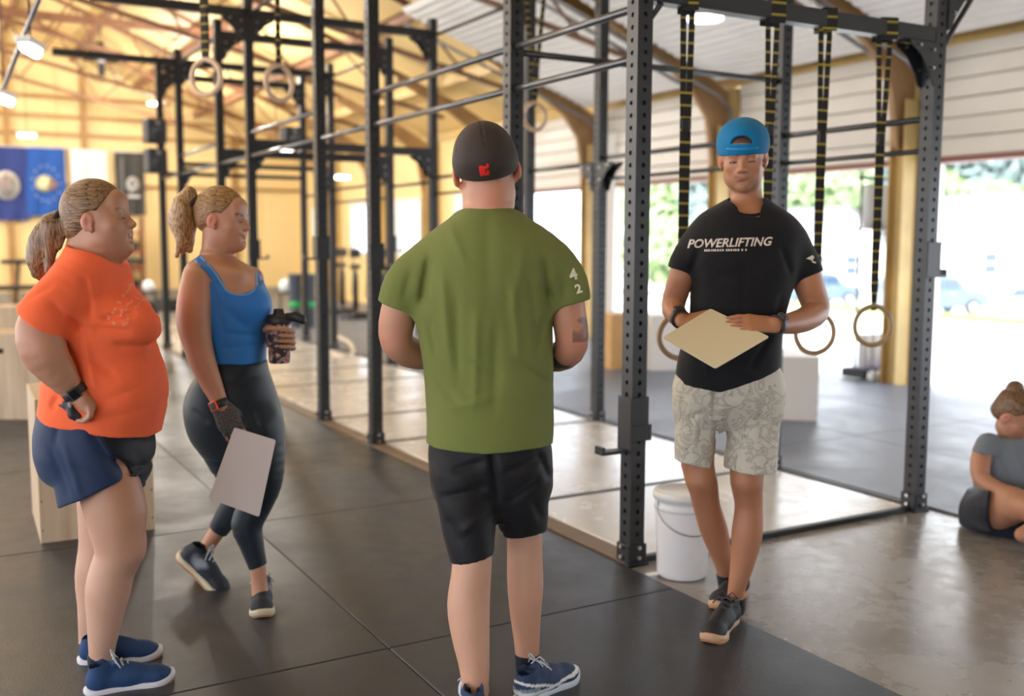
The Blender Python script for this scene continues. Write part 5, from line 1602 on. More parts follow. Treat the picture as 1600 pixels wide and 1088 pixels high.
# grips held in the hand
S = Shape(); S.cone(P(103, 632, -.19), P(122, 652, -.185), .012, .016, .01); S.cone(P(108, 628, -.2), P(112, 650, -.2), .008, .010, .01); S.cone(P(96, 634, -.18), P(110, 655, -.18), .010, .006, .01); S.wob(.003, 60, (1, 1, 1), 3)
gme = sdf_mesh('hand_grips', S, .004, color=painter((.03, .03, .035), [(tuple(P(103, 645, -.2)), .012, (.5, .06, .05), .4, .9), (tuple(P(110, 632, -.21)), .014, (.45, .47, .5), .4, .9)]))
tag(link('hand_grips', gme, mat('grip_leather', (.03, .03, .035), .6, attr=True)), 'crumpled black and red palm grips held in the hand on the orange-shirted woman\'s hip', 'glove')
def quad_board(name, corners, m, th=.004, bev=.003):
    c = [Vector(p) for p in corners]; n = (c[1] - c[0]).cross(c[3] - c[0]).normalized() * th / 2
    o_ = []
    for i in range(4):
        q = c[i]; d0 = (c[i - 1] - q).normalized() * .008; d1 = (c[(i + 1) % 4] - q).normalized() * .008
        for t in (0, .33, .67, 1): o_.append(q + d0 * (1 - t) ** 2 + d1 * t ** 2)
    bm = bmesh.new(); a = [bm.verts.new(p - n) for p in o_]; b = [bm.verts.new(p + n) for p in o_]; N_ = len(o_)
    bm.faces.new(a[::-1]); bm.faces.new(b)
    for i in range(N_): bm.faces.new((a[i], a[(i + 1) % N_], b[(i + 1) % N_], b[i]))
    bmesh.ops.recalc_face_normals(bm, faces=bm.faces)
    me = bpy.data.meshes.new(name); bm.to_mesh(me); bm.free(); me.materials.append(m)
    o = bpy.data.objects.new(name, me); COL.objects.link(o); return o
# ------------------------------------------------------------------ man in the green shirt, from behind
F = Fig(3.05, 'man in an olive green T-shirt, black shorts and dark cap, seen from behind', (780, 1120))
P, m_ = F.P, F.m
base = (.50, .24, .15)
HM = headM(P(760, 268), 3, -4, -8, 1.07)
B = Shape(); build_head(B, HM, fat=.006, male=True, ear=.006)
B.cone(P(763, 285, -.0), P(763, 350, -.01), .064, .072, .03)
B.ell(P(763, 300, -.045), (.05, .03, .05), .03)
B.slices(F.rows([(330, 735, 792, .06), (360, 690, 838, .10), (400, 668, 862, .12), (490, 665, 850, .12), (600, 675, 852, .115), (690, 675, 852, .11), (730, 690, 840, .08)]), .04)
B.chain([P(680, 408, 0), P(642, 442, 0), P(623, 490, 0), P(620, 533, .02), P(648, 553, .09), P(700, 556, .20), P(738, 552, .28)], [.045, .053, .0555, .050, .047, .038, .029], .02)
B.chain([P(850, 408, 0), P(878, 442, 0), P(888, 490, 0), P(893, 538, .02), P(872, 558, .09), P(825, 556, .20), P(790, 552, .28)], [.045, .052, .053, .050, .046, .038, .029], .02)
hand(B, frame3(P(738, 552, .28), (.45, .9, 0), (0, 0, 1)), -1, curl=(.5, .6, .4))
hand(B, frame3(P(790, 552, .28), (-.45, .9, 0), (0, 0, 1)), 1, curl=(.5, .6, .4))
B.chain([P(730, 770, -.04), P(738, 830, -.08), P(738, 868, -.10), P(736, 900, -.10), P(732, 945, -.10), P(735, 990, -.11), P(741, 1040, -.13), P(743, 1085, -.15), P(743, 1125, -.17)], [.066, .056, .0585, .060, .064, .058, .046, .039, .040], .025)
B.chain([P(812, 770, .02), P(818, 820, .04), P(820, 850, .05), P(820, 880, .05), P(821, 915, .05), P(821, 955, .05), P(823, 1000, .05), P(824, 1030, .05), P(826, 1060, .05)], [.066, .055, .0555, .056, .057, .050, .041, .038, .040], .025)
def tattoo(Pp):
    c = painter(base, [(tuple(HM @ Vector((-.085, -.005, -.005))), .04, (.72, .13, .06), .6, .8), (tuple(HM @ Vector((.085, -.005, -.005))), .04, (.72, .12, .05), .6, .85),
        (tuple(P(763, 310, -.07)), .07, (.66, .26, .16), .8, .8), (tuple(P(618, 535, -.03)), .06, (.66, .30, .22), .8, .5), (tuple(P(897, 540, -.03)), .07, (.68, .27, .18), .8, .7),
        (tuple(P(760, 900, -.1)), (.4, .3, .5), (.66, .42, .31), .6, .55)] + face_spots(HM, base))(Pp)
    # short hair tone on the back of the head
    L = (np.array(HM.inverted())[:3, :3] @ Pp.T).T + np.array(HM.inverted())[:3, 3]
    hair = np.clip((L[:, 2] + .045) / .03, 0, 1) * (L[:, 1] < .045) * (np.abs(L[:, 0]) < .079) * .5
    c = c * (1 - hair[:, None]) + np.array((.22, .13, .08)) * hair[:, None]
    # ink on the right arm
    rs = np.random.RandomState(2); n = np.zeros(len(Pp))
    for i in range(9):
        k = rs.normal(size=3) * 60; n += np.sin(Pp @ k + rs.uniform(0, 6))
    a = P(893, 545, .02)
    fore = (Pp[:, 1] > a.y + .00) & (Pp[:, 0] > P(815, 550).x) & (Pp[:, 2] < P(0, 512).z) & (Pp[:, 2] > P(0, 600).z)
    up = (Pp[:, 0] > P(893, 500).x) & (Pp[:, 2] > P(0, 530).z) & (Pp[:, 2] < P(0, 470).z)
    w = np.where(fore, np.clip(n * .35 + .75, 0, .92), np.where(up, np.clip(n * .5 + .1, 0, .6), 0))[:, None]
    return c * (1 - w) + np.array((.05, .045, .05)) * w
hb0 = HM.translation
F.part('body', B, .0068, SK, tattoo, fine=[(hb0 - Vector((.15, .15, .16)), hb0 + Vector((.15, .15, .16)), .0036), (P(700, 590, .24), P(830, 520, .52), .0036), (P(840, 600, -.12), P(935, 465, .20), .0042)])
eyes(F, HM)
# cap: low crown, no seam gaps
S = Shape(); h = HS(S, HM)
h.ell((0, -.012, .040), (.087, .108, .096), .01, clips=[((0, -.10, -.042), (0, .50, -1))])
h.ell((0, -.02, .020), (.088, .104, .060), .02, clips=[((0, -.10, -.042), (0, .50, -1))])
h.cone((0, .085, .03), (0, .165, .018), .045, .040, .02, squash=(HM.to_3x3() @ Vector((0, 0, 1)), .14))
h.ell((0, -.012, .134), (.008, .008, .005), .004)
for a in (0, 1.05, 2.1): 
    for t in np.linspace(0, math.pi, 9)[:-1]:
        p0 = (.0875 * math.cos(t) * math.cos(a + 1.57), -.012 + .108 * math.cos(t) * math.sin(a + 1.57), .040 + .096 * math.sin(t)); t2 = t + math.pi / 8
        p1 = (.0875 * math.cos(t2) * math.cos(a + 1.57), -.012 + .108 * math.cos(t2) * math.sin(a + 1.57), .040 + .096 * math.sin(t2))
        h.cone(p0, p1, .0014, .0014, .002, 's')
cap = F.part('cap', S, .0034, cloth_mat('charcoal_cap', (.042, .030, .026), .7, .2), lab='dark charcoal cap with a small red mark at the back')
mk = MB()
for (x, y, w, h_) in ((-.006, .001, .010, .022), (.004, .008, .012, .007), (.009, .013, .006, .008), (.000, -.008, .018, .007), (.010, -.004, .005, .012), (-.002, 0, .012, .008)):
    mk.box((x, y, 0), (w, h_, .0001), rot=Matrix.Rotation(.15, 3, 'Z'))
press(F, cap, mk.mesh('emblem'), F.P(756, 267, -.6), 0, mat('red_thread', (.85, .02, .015), .6), cap, name='emblem')
# shirt
M_OL = cloth_mat('olive_jersey', (.155, .180, .048), .85, .2, .15)
S = Shape()
S.slices(F.rows([(321, 736, 792, .062), (330, 716, 812, .085), (345, 700, 828, .108), (365, 678, 850, .130), (395, 658, 874, .145), (430, 652, 876, .152), (470, 650, 868, .152), (520, 653, 864, .148), (570, 660, 864, .146), (620, 663, 865, .150), (665, 664, 866, .152), (700, 663, 864, .150)]), .03, power=2.2,
         clips=[plane2(F, (662, 692), (864, 691), True), plane2(F, (720, 326), (806, 325), False)])
S.chain([P(698, 388), P(668, 412), P(636, 445), P(620, 500)], [.058, .070, .070, .0655], .05, clips=[(P(623, 481), pxn(-20, 54))])
S.chain([P(832, 388), P(860, 412), P(883, 445), P(893, 500)], [.058, .070, .068, .063], .05, clips=[(P(890, 476), pxn(15, 54))])
F.folds(S, [(655, 480, 668, 400, -.010, .013), (668, 500, 680, 560, -.006, .010), (860, 480, 850, 400, -.009, .013), (850, 500, 838, 560, -.006, .010), (690, 420, 700, 560, .005, .013), (712, 450, 716, 600, -.005, .013), (745, 480, 742, 640, .005, .014), (775, 500, 772, 650, -.005, .016), (800, 440, 812, 560, .005, .012), (828, 430, 840, 540, -.005, .012),
    (700, 600, 830, 640, -.004, .016), (690, 640, 780, 620, .004, .014), (730, 560, 790, 590, -.004, .016), (800, 560, 862, 610, -.005, .012), (670, 580, 720, 640, -.004, .013), (700, 350, 730, 420, .003, .012), (760, 335, 765, 470, -.003, .02), (820, 380, 800, 500, .003, .015), (640, 420, 625, 470, -.003, .01), (880, 420, 885, 470, -.003, .01)])
S.wob(.0022, 18, (1.3, 1, .5), 5)
shg = F.part('shirt', S, .0048, M_OL)
col_ = MB(); col_.tube([P(763, 326, 0) + Vector((m_(37) * math.cos(t), .062 * math.sin(t), .004 - .012 * (math.sin(t) > 0) * math.sin(t))) for t in [2 * math.pi * k / 36 for k in range(36)]], .006, 8, closed=True)
col_.build('collar', M_OL, shg, True)
M_PR = mat('ivory_print', (.72, .68, .55), .7)
project_text(F, shg, '4', .036, 896, 430, math.radians(18), M_PR, shg, bold=.0015)
project_text(F, shg, '2', .030, 904, 452, math.radians(18), M_PR, shg, bold=.0012)
# shorts
S = Shape()
S.slices(F.rows([(676, 672, 858, .128), (700, 667, 865, .142), (735, 669, 866, .140), (765, 672, 864, .120), (790, 685, 850, .09), (810, 712, 830, .05)]), .03, clips=[plane2(F, (660, 684), (870, 684), False)])
S.cone(P(722, 740, -.05), P(739, 875, -.095), .098, .0685, .015, clips=[plane2(F, (700, 864), (772, 850), True)])
S.cone(P(812, 740, -.02), P(820, 850, .045), .100, .066, .02, clips=[plane2(F, (780, 838), (852, 834), True)])
for yy in range(836, 880, 6): S.cone(P(780, yy, -.3), P(780, yy, .3), .013, .013, .006, 's')
F.folds(S, [(768, 700, 778, 800, -.010, .012), (700, 740, 760, 720, -.005, .012), (690, 780, 765, 760, -.006, .013), (720, 830, 775, 790, .005, .013), (790, 740, 850, 720, -.005, .012), (790, 790, 850, 750, -.006, .014), (700, 810, 720, 850, -.004, .012), (830, 780, 848, 830, -.004, .012), (840, 710, 860, 760, -.005, .010)])
S.wob(.0025, 24, (1, 1, .8), 6)
F.part('shorts', S, .0048, cloth_mat('black_shell_cloth', (.008, .0075, .010), .6, .3))
sg = shoe_meshes('trainer', mat('trainer_knit', (.02, .05, .12), .7, attr=True, bump=.2, bscale=250), mat('pale_blue_sole', (.50, .58, .68), .5), mat('dark_outsole', (.08, .09, .1), .6), mat('grey_lace', (.42, .44, .48), .8),
    lambda Pp: np.where((np.abs(((Pp[:, 2] - .035 - .12 * np.abs(Pp[:, 1] - .10))) ) < .006)[:, None] | (np.abs(Pp[:, 2] - .075 + .3 * (Pp[:, 1] - .02)) < .004)[:, None], np.array((.72, .74, .76)), np.where((Pp[:, 1] < .07)[:, None] & (Pp[:, 2] < .06)[:, None], np.array((.20, .26, .34)), np.array((.012, .035, .10)))))
a = ground(806, 1108); b = ground(884, 1068); d = (b - a).normalized(); put_shoe(F, sg, a, a + d * .28, lab='blue and grey trainer with white stripes')
a = Vector((P(741, 1085, -.15).x, 2.80, 0)); put_shoe(F, sg, a, a + Vector((-0.01, .28, 0)), scale=.97)
S = Shape(); S.chain([P(823, 1015, .05), P(825, 1040, .05), P(826, 1070, .05)], [.0415, .041, .042], .01, clips=[(P(824, 1021, .05), (0, 0, 1))]); F.part('sock', S, .005, M_INK)
S = Shape(); S.chain([P(743, 1090, -.15), P(743, 1125, -.17)], [.043, .043], .01, clips=[(P(743, 1089, -.15), (0, 0, 1))]); F.part('sock', S, .005, M_INK)

# ------------------------------------------------------------------ woman in the blue top
F = Fig(3.87, 'woman in a blue tank top and black leggings, stepping forward with a board', (400, 960))
P, m_ = F.P, F.m
base = (.47, .235, .145)
HM = headM(P(348, 344), -102, -3, 0, .96)
B = Shape(); build_head(B, HM, fat=.002, male=False, lids=.4)
B.cone(P(338, 366), P(336, 412), .050, .054, .03); 
torso = [(398, 318, 358, .05), (408, 300, 375, .09), (424, 290, 398, .135), (445, 289, 408, .150), (475, 296, 414, .148), (505, 306, 415, .140), (560, 328, 412, .122), (600, 318, 416, .13), (650, 302, 432, .14), (690, 312, 436, .13)]
B.slices(F.rows(torso), .03)
B.ell(P(392, 478, -.06), (.062, .065, .062), .04); B.ell(P(392, 478, .06), (.062, .065, .062), .04)
B.cone(P(300, 424, -.12), P(375, 428, -.10), .020, .012, .04)
B.chain([P(308, 436, -.13), P(303, 470, -.155), P(302, 505, -.165), P(309, 540, -.17), P(319, 572, -.175), P(332, 603, -.18), P(345, 632, -.19)], [.054, .060, .060, .052, .046, .038, .027], .02)
B.chain([P(392, 436, .13), P(396, 480, .17), P(392, 525, .19), P(412, 530, .10), P(426, 524, .02)], [.05, .05, .042, .036, .027], .02)
hand(B, frame3(P(345, 634, -.19), (.42, .0, -.9), (.25, -.95, .1)), 1, curl=(.10, .35, .45), thumb=(.5, .2), s=.98)
hL = frame3(P(426, 524, .02), (.8, -.55, .05), (.25, .35, .9))
# fingers of the left hand wrapped round the bottle
cbt = P(437, 530, -.035)
B.cone(P(424, 524, .025), P(430, 520, -.01), .028, .026, .01)
for i in range(4):
    z = .030 - .021 * i
    pp = [cbt + Vector((.052 * math.cos(t), .052 * math.sin(t), z - .01 * math.sin(t))) for t in (2.2, 1.2, .2, -.7, -1.3)]
    B.chain(pp, [.010, .0098, .0094, .0088, .0076], .004, step=.015)
B.chain([P(428, 516, .02), cbt + Vector((-.050, -.01, .035)), cbt + Vector((-.030, -.048, .045)), cbt + Vector((.0, -.056, .045))], [.015, .013, .011, .009], .005, step=.015)
B.chain([P(372, 640, -.04), P(398, 700, -.06), P(409, 750, -.09), P(390, 810, -.11), P(398, 860, -.12), P(403, 888, -.13), P(405, 912, -.13), P(408, 935, -.14)], [.07, .07, .052, .044, .034, .0285, .030, .034], .02)
B.chain([P(350, 640, .03), P(360, 700, .06), P(380, 758, .12), P(360, 800, .18), P(345, 822, .22), P(330, 845, .235), P(318, 862, .24), P(310, 875, .25)], [.08, .08, .052, .045, .036, .032, .031, .034], .02)
sp_ = face_spots(HM, base, brow=(.16, .08, .05), lip=(.50, .18, .14), flush=(.68, .26, .17))
tips = []
B.bcol = None
def c2(Pp):
    return painter(base, sp_ + [(tuple(P(290, 470, -.2)), .10, (.66, .30, .19), .8, .6), (tuple(P(372, 697, -.22)), .012, (.75, .02, .05), .4, 1.0), (tuple(P(400, 440, -.1)), .09, (.64, .36, .26), .8, .5)])(Pp)
hb0 = HM.translation
F.body = F.part('body', B, .0068, SK, c2, fine=[(hb0 - Vector((.15, .14, .16)), hb0 + Vector((.15, .14, .16)), .0034), (P(308, 730, -.32), P(402, 624, -.08), .0036), (P(404, 566, -.16), P(470, 490, .08), .0036)])
eyes(F, HM, (.15, .2, .22))
M_HAIR2 = hair_mat('honey_hair', (.12, .055, .02), (.45, .25, .10), (8, 60, 70)); M_TAIL2 = hair_mat('honey_tail', (.16, .08, .03), (.60, .38, .18), (50, 50, 14))
S = Shape(); h = HS(S, HM)
h.ell((0, -.014, .038), (.083, .103, .097), .01, clips=[((0, .070, .078), (0, .80, -.62)), ((0, -.05, -.035), (0, .30, -1))])
h.ell((0, -.055, -.005), (.062, .055, .050), .02, clips=[((0, -.020, 0), (0, 1, 0))])
for s in (-1, 1): h.ell((s * .085, .012, -.012), (.035, .030, .042), .008, 's')
for a in np.linspace(-.8, .9, 8):
    for s in (-1, 1): h.cone((s * .083 * math.cos(a), .03 - .02 * abs(a), .05 + .085 * math.sin(a)), (s * .02, -.105, .055), .0022, .0022, .004, 's')
F.part('hair', S, .0036, M_HAIR2)
S = Shape()
S.chain([P(306, 318), P(294, 304), P(286, 318), P(284, 345), P(287, 372), P(283, 398)], [.022, .032, .040, .046, .040, .010], .02)
S.cone(P(290, 335, .02), P(296, 392, .03), .028, .012, .02); S.cone(P(284, 350, -.02), P(276, 400, -.03), .026, .008, .02)
for i in range(14): S.cone(P(292 + random.uniform(-5, 5), 305, random.uniform(-.03, .03)), P(285 + random.uniform(-14, 14), 398, random.uniform(-.05, .05)), .003, .002, .006, 's')
S.wob(.0055, 30, (1.2, 1, .9), 9)
F.part('ponytail', S, .0042, M_TAIL2)
MB().tube([P(305, 316) + (Vector((.6, 0, .8)).normalized() * math.cos(a) + Vector((0, 1, 0)) * math.sin(a)) * .024 for a in [2 * math.pi * k / 20 for k in range(20)]], .008, 8, closed=True).build('hair_tie', M_DARK, F.root, True)
# tank top
S = Shape()
tk = [(r[0], r[1], r[2], r[3] + .002) for r in torso if r[0] <= 650]
S.slices(F.rows(tk), .03, off=.0075, clips=[(P(370, 564), (0, 0, -1)), (P(370, 438), (0, 0, 1))])
S.ell(P(393, 478, -.06), (.070, .073, .068), .04); S.ell(P(393, 478, .06), (.070, .073, .068), .04)
S.ell(P(374, 430, -.10), (m_(29), .20, m_(29)), .006, 's')
S.cone(P(270, 462, -.22), P(312, 462, -.14), .060, .055, .006, 's'); S.cone(P(400, 440, .20), P(388, 440, .12), .07, .06, .006, 's')
F.folds(S, [(350, 520, 410, 528, -.003, .010), (345, 545, 405, 540, -.002, .008), (350, 480, 385, 515, -.004, .016), (340, 450, 350, 520, -.002, .01)])
S.wob(.0012, 24, (1, 1, 1), 3)
M_LY = cloth_mat('blue_lycra', (.028, .19, .58), .55, .3, .06)
tt = F.part('tank_top', S, .0046, M_LY)
press_px(F, 'shoulder_strap', [([(306, 401), (316, 411), (330, 425), (341, 442), (347, 462)], 13), ([(398, 410), (404, 425), (408, 446)], 6)], M_LY, [F.body, tt], tt, depth=.003)
press_px(F, 'piping', [([(313, 400), (324, 412), (337, 427), (346, 442), (355, 455), (371, 461), (389, 459), (400, 448), (401, 430), (397, 412)], 3.0)], cloth_mat('pale_blue_binding', (.16, .34, .70), .5, .3, .05), [F.body, tt], tt, depth=.004)
# leggings
S = Shape()
S.slices(F.rows([(560, 327, 415, .128), (575, 317, 417, .140), (600, 300, 425, .158), (630, 290, 435, .168), (655, 291, 441, .168), (685, 300, 445, .155), (710, 318, 446, .14)]), .03, clips=[plane2(F, (320, 564), (420, 564), False)])
S.chain([P(395, 670, -.06), P(410, 720, -.075), P(412, 755, -.09), P(402, 785, -.10), P(386, 818, -.11), P(393, 850, -.12), P(402, 882, -.125)], [.11, .084, .068, .060, .059, .046, .036], .03, clips=[plane2(F, (380, 882), (420, 868), True)])
S.chain([P(345, 655, .05), P(362, 715, .07), P(383, 760, .12), P(372, 785, .16), P(352, 812, .21), P(336, 838, .23)], [.125, .095, .066, .060, .048, .038], .03, clips=[(P(340, 830, .22), pxn(-20, 28))])
F.folds(S, [(330, 600, 400, 590, -.002, .012), (390, 640, 410, 680, -.006, .014), (350, 640, 395, 700, -.005, .016), (300, 640, 330, 660, -.003, .012)])
F.part('leggings', S, .0052, cloth_mat('black_lycra', (.012, .019, .028), .48, .35, .05))
s2 = shoe_meshes('black_gum', mat('dark_knit', (.02, .022, .03), .7, attr=True, bump=.2, bscale=250), mat('cream_sole', (.55, .50, .36), .5), mat('gum_rubber', (.42, .20, .09), .5), mat('grey_lace', (.42, .44, .48), .8), flat((.012, .018, .032), ((.035, .1, .07), (.012, .05, .04), (.3, .34, .4), .5, .8), ((-.035, .1, .07), (.012, .05, .04), (.3, .34, .4), .5, .8)))
t = ground(411, 972); put_shoe(F, s2, t * (1 + .27 / t.length), t, scale=.96)
t = ground(356, 922); put_shoe(F, s2, t + Vector((-.265, .02, 0)), t, pitch=42, scale=.95)
band(F, 'wristband', P(344, 632, -.19), P(345, 632, -.19) - P(332, 603, -.18), .029, .030, M_IRON, face=Vector((-.5, -1, .1)), face_m=mat('red_orange_plastic', (.80, .10, .03), .4))
# mesh glove over the hand
S = Shape(); Mg = frame3(P(345, 634, -.19), (.42, .0, -.9), (.25, -.95, .1))
hand(S, Mg, 1, curl=(.10, .35, .45), thumb=(.5, .2), s=.98)
for op in S.ops:
    op[4]['ra'] += .0028; op[4]['rb'] += .0028
e_ = Mg @ Vector((.112, 0, -.01)); S.cut(e_, (Mg.to_3x3() @ Vector((1, 0, 0))))
gl_m, n, l, b = nodes('glove_mesh')
t_ = n.new('ShaderNodeTexCoord'); vo = n.new('ShaderNodeTexVoronoi'); vo.inputs['Scale'].default_value = 110; vo.feature = 'DISTANCE_TO_EDGE'; l.new(t_.outputs['Object'], vo.inputs['Vector'])
r_ = n.new('ShaderNodeValToRGB'); r_.color_ramp.elements[0].position = .05; r_.color_ramp.elements[1].position = .22; r_.color_ramp.elements[0].color = (.10, .09, .08, 1); r_.color_ramp.elements[1].color = (.035, .03, .028, 1)
l.new(vo.outputs['Distance'], r_.inputs['Fac']); l.new(r_.outputs['Color'], b.inputs['Base Color']); b.inputs['Roughness'].default_value = .7
F.part('glove', S, .0034, gl_m)
bd = quad_board('clip_board', [P(366, 668, -.215), P(431, 688, -.205), P(405, 808, -.225), P(326, 779, -.235)], mat('pinkish_board', (.66, .58, .55), .45))
tag(bd, 'pinkish white board hanging from the gloved hand of the woman in blue', 'board')
# bottle
bt = empty('drink_bottle', P(437, 567, -.035), label='mottled shaker bottle with a black lid held at the waist of the woman in blue', cat='bottle')
mb_, n, l, b = nodes('bottle_print')
t_ = n.new('ShaderNodeTexCoord'); vo = n.new('ShaderNodeTexNoise'); vo.inputs['Scale'].default_value = 48; vo.inputs['Detail'].default_value = 1; l.new(t_.outputs['Object'], vo.inputs['Vector'])
r_ = n.new('ShaderNodeValToRGB'); r_.color_ramp.interpolation = 'CONSTANT'; r_.color_ramp.elements[0].color = (.05, .04, .04, 1); r_.color_ramp.elements[1].position = .52; r_.color_ramp.elements[1].color = (.40, .33, .30, 1)
e2 = r_.color_ramp.elements.new(.60); e2.color = (.45, .10, .10, 1); e3 = r_.color_ramp.elements.new(.66); e3.color = (.65, .62, .58, 1)
l.new(vo.outputs['Fac'], r_.inputs['Fac']); l.new(r_.outputs['Color'], b.inputs['Base Color']); b.inputs['Roughness'].default_value = .3
MB().lathe([(0, 0), (.036, 0), (.040, .006), (.044, .13), (.044, .148), (.040, .152), (0, .152)], seg=32).build('flask', mb_, bt)
lid = MB().lathe([(0, .150), (.046, .150), (.047, .156), (.047, .172), (.040, .182), (.022, .186), (.018, .205), (0, .207)], seg=28).build('lid', M_IRON, bt)
MB().tube([(.03, 0, .172), (.065, -.01, .178), (.092, -.01, .165), (.098, -.01, .150)], [.018, .021, .018, .010], 10).build('carry_loop', M_IRON, bt)

# ------------------------------------------------------------------ man in the blue cap
F = Fig(3.64, 'man in a blue backwards cap, black T-shirt and pale patterned shorts, holding a board', (1140, 975))
P, m_ = F.P, F.m
base = (.42, .185, .10)
HM = headM(P(1161, 247), 166, -12, 2, .98)
B = Shape(); build_head(B, HM, fat=0, male=True, lids=1.0, nose=1.1, wide=.0)
B.cone(P(1166, 275, .025), P(1166, 335, .02), .052, .060, .018)
B.slices(F.rows([(322, 1140, 1192, .055), (345, 1105, 1228, .09), (375, 1084, 1246, .11), (430, 1086, 1236, .12), (500, 1086, 1214, .11), (590, 1066, 1206, .10), (630, 1080, 1196, .07)]), .04)
B.chain([P(1090, 375), P(1075, 405), P(1064, 435), P(1052, 476, .03), P(1056, 490, -.04), P(1066, 501, -.12)], [.052, .047, .046, .043, .039, .027], .02)
B.chain([P(1238, 380), P(1252, 408), P(1262, 440), P(1275, 482, .02), P(1262, 497, -.07), P(1238, 505, -.16), P(1210, 508, -.25)], [.052, .050, .053, .049, .045, .039, .028], .02)
hand(B, frame3(P(1208, 508, -.25), (-.96, -.10, .08), (-.05, -.62, .78)), -1, curl=(.12, .25, .2), thumb=(.55, .5), spread=.05, s=1.02)
hand(B, frame3(P(1068, 502, -.125), (.90, -.30, .18), (0, -.45, .85)), 1, curl=(.35, .6, .4), thumb=(.5, .3))
B.chain([P(1090, 690, 0), P(1090, 725, .0), P(1098, 757, 0), P(1104, 790, .04), P(1116, 830, .10), P(1126, 865, .16), P(1133, 893, .22), P(1136, 915, .26)], [.066, .060, .055, .050, .052, .040, .032, .034], .02)
B.ell(P(1094, 752, -.02), (.04, .045, .04), .03)
B.chain([P(1170, 690, 0), P(1168, 725, -.01), P(1167, 755, -.02), P(1170, 790, 0), P(1167, 835, .0), P(1160, 880, .0), P(1150, 925, .0), P(1149, 950, .0)], [.070, .064, .058, .051, .056, .044, .031, .035], .02)
B.ell(P(1165, 750, -.045), (.042, .04, .042), .03)
fs = face_spots(HM, base, brow=(.09, .045, .025), lip=(.46, .17, .12), beard=(.30, .15, .09), flush=(.58, .22, .12))
def c3(Pp):
    c = painter(base, fs + [(tuple(P(1260, 440, -.05)), .12, (.56, .24, .12), .8, .6)])(Pp)
    L = (np.array(HM.inverted())[:3, :3] @ Pp.T).T + np.array(HM.inverted())[:3, 3]
    w = (((L[:, 2] > .062) | ((L[:, 1] < .0) & (L[:, 2] > .0) & (np.abs(L[:, 0]) < .0785))) * .92)[:, None]
    return c * (1 - w) + np.array((.03, .016, .009)) * w
hb0 = HM.translation
F.part('body', B, .0066, SK, c3, fine=[(hb0 - Vector((.15, .16, .16)), hb0 + Vector((.15, .15, .16)), .0033), (P(1118, 545, -.38), P(1222, 478, -.16), .0035), (P(1058, 530, -.26), P(1112, 478, -.10), .0035)])
eyes(F, HM, (.12, .10, .06))
# cap worn backwards: strap over the forehead
M_CAP = cloth_mat('cyan_twill', (.002, .155, .35), .75, .2, .1)
S = Shape(); h = HS(S, HM)
h.ell((0, -.010, .046), (.086, .108, .091), .01, clips=[((0, .10, .030), (0, .10, -1))])
h.ell((0, -.012, .045), (.0875, .107, .070), .03, clips=[((0, .10, .030), (0, .10, -1))])
h.ell((0, -.008, .078), (.078, .098, .056), .03)
h.ell((.0, .11, .064), (.040, .05, .027), .003, 's', clips=[((0, 0, .062), (0, 0, -1))])
h.ell((0, -.008, .136), (.008, .008, .005), .003)
h.cone((0, -.09, .03), (0, -.165, .005), .05, .045, .02, squash=(HM.to_3x3() @ Vector((0, 0, 1)), .13))
for a in (-.5, .5):
    for t in np.linspace(.25, math.pi - .25, 9)[:-1]:
        t2 = t + (math.pi - .5) / 8; q = lambda t: (.0865 * math.sin(a) * math.sin(t) * .98, -.010 + .109 * math.cos(t), .046 + .091 * math.sin(t) * math.cos(a * .9))
        h.cone(q(t), q(t2), .0014, .0014, .002, 's')
cp = F.part('cap', S, .0032, M_CAP)
MB().tube([tuple(HM @ Vector((.088 * math.sin(t), -.010 + .110 * math.cos(t), .046 - .002 * math.cos(t)))) for t in [-.62 + 1.24 * k / 14 for k in range(15)]], .0075, 8).build('cap_strap', mat('cyan_strap', (.003, .20, .44), .6), cp, True)
# black T-shirt
M_BK = cloth_mat('black_jersey', (.009, .009, .012), .8, .25, .12)
S = Shape()
S.slices(F.rows([(309, 1140, 1196, .066), (318, 1124, 1208, .085), (330, 1104, 1226, .105), (345, 1088, 1242, .120), (365, 1076, 1254, .135), (395, 1072, 1252, .145), (430, 1077, 1243, .148), (470, 1079, 1232, .142), (510, 1075, 1222, .138), (555, 1061, 1219, .140), (610, 1053, 1219, .145)]), .03,
         clips=[plane2(F, (1054, 597), (1125, 607), True), plane2(F, (1105, 608), (1220, 569), True)])
S.chain([P(1108, 362), P(1088, 385), P(1070, 412), P(1060, 448)], [.052, .060, .055, .051], .04, clips=[(P(1065, 424), pxn(-12, 36))])
S.chain([P(1222, 364), P(1242, 390), P(1257, 420), P(1268, 456)], [.052, .062, .060, .060], .04, clips=[(P(1260, 431), pxn(16, 42))])
S.cone(P(1167, 285, .01), P(1166, 348, -.075), .070, .056, .006, 's')
F.folds(S, [(1085, 430, 1100, 380, -.006, .012), (1240, 430, 1222, 385, -.006, .012), (1090, 540, 1140, 580, -.006, .013), (1100, 560, 1190, 590, .005, .012), (1210, 520, 1170, 580, -.006, .013), (1080, 470, 1090, 520, -.004, .012), (1225, 460, 1215, 500, -.004, .012), (1120, 430, 1200, 428, -.004, .02), (1160, 400, 1162, 500, -.003, .015), (1100, 500, 1105, 590, .004, .012)])
S.wob(.002, 20, (1, 1, .8), 8)
shb = F.part('shirt', S, .0046, M_BK)
MB().tube([P(1166, 321, -.022) + Vector((.067 * math.sin(t), -.072 * math.cos(t), -.036 * math.cos(t))) for t in [2 * math.pi * k / 36 for k in range(36)]], .0045, 8, closed=True).build('collar', M_BK, shb, True)
project_text(F, shb, 'POWERLIFTING', .0355, 1139, 380, math.radians(2), mat('cream_print', (.72, .62, .54), .7), shb, shear=.3, bold=.0009)
bmm = MB()
x = -.062
rq = random.Random(3)
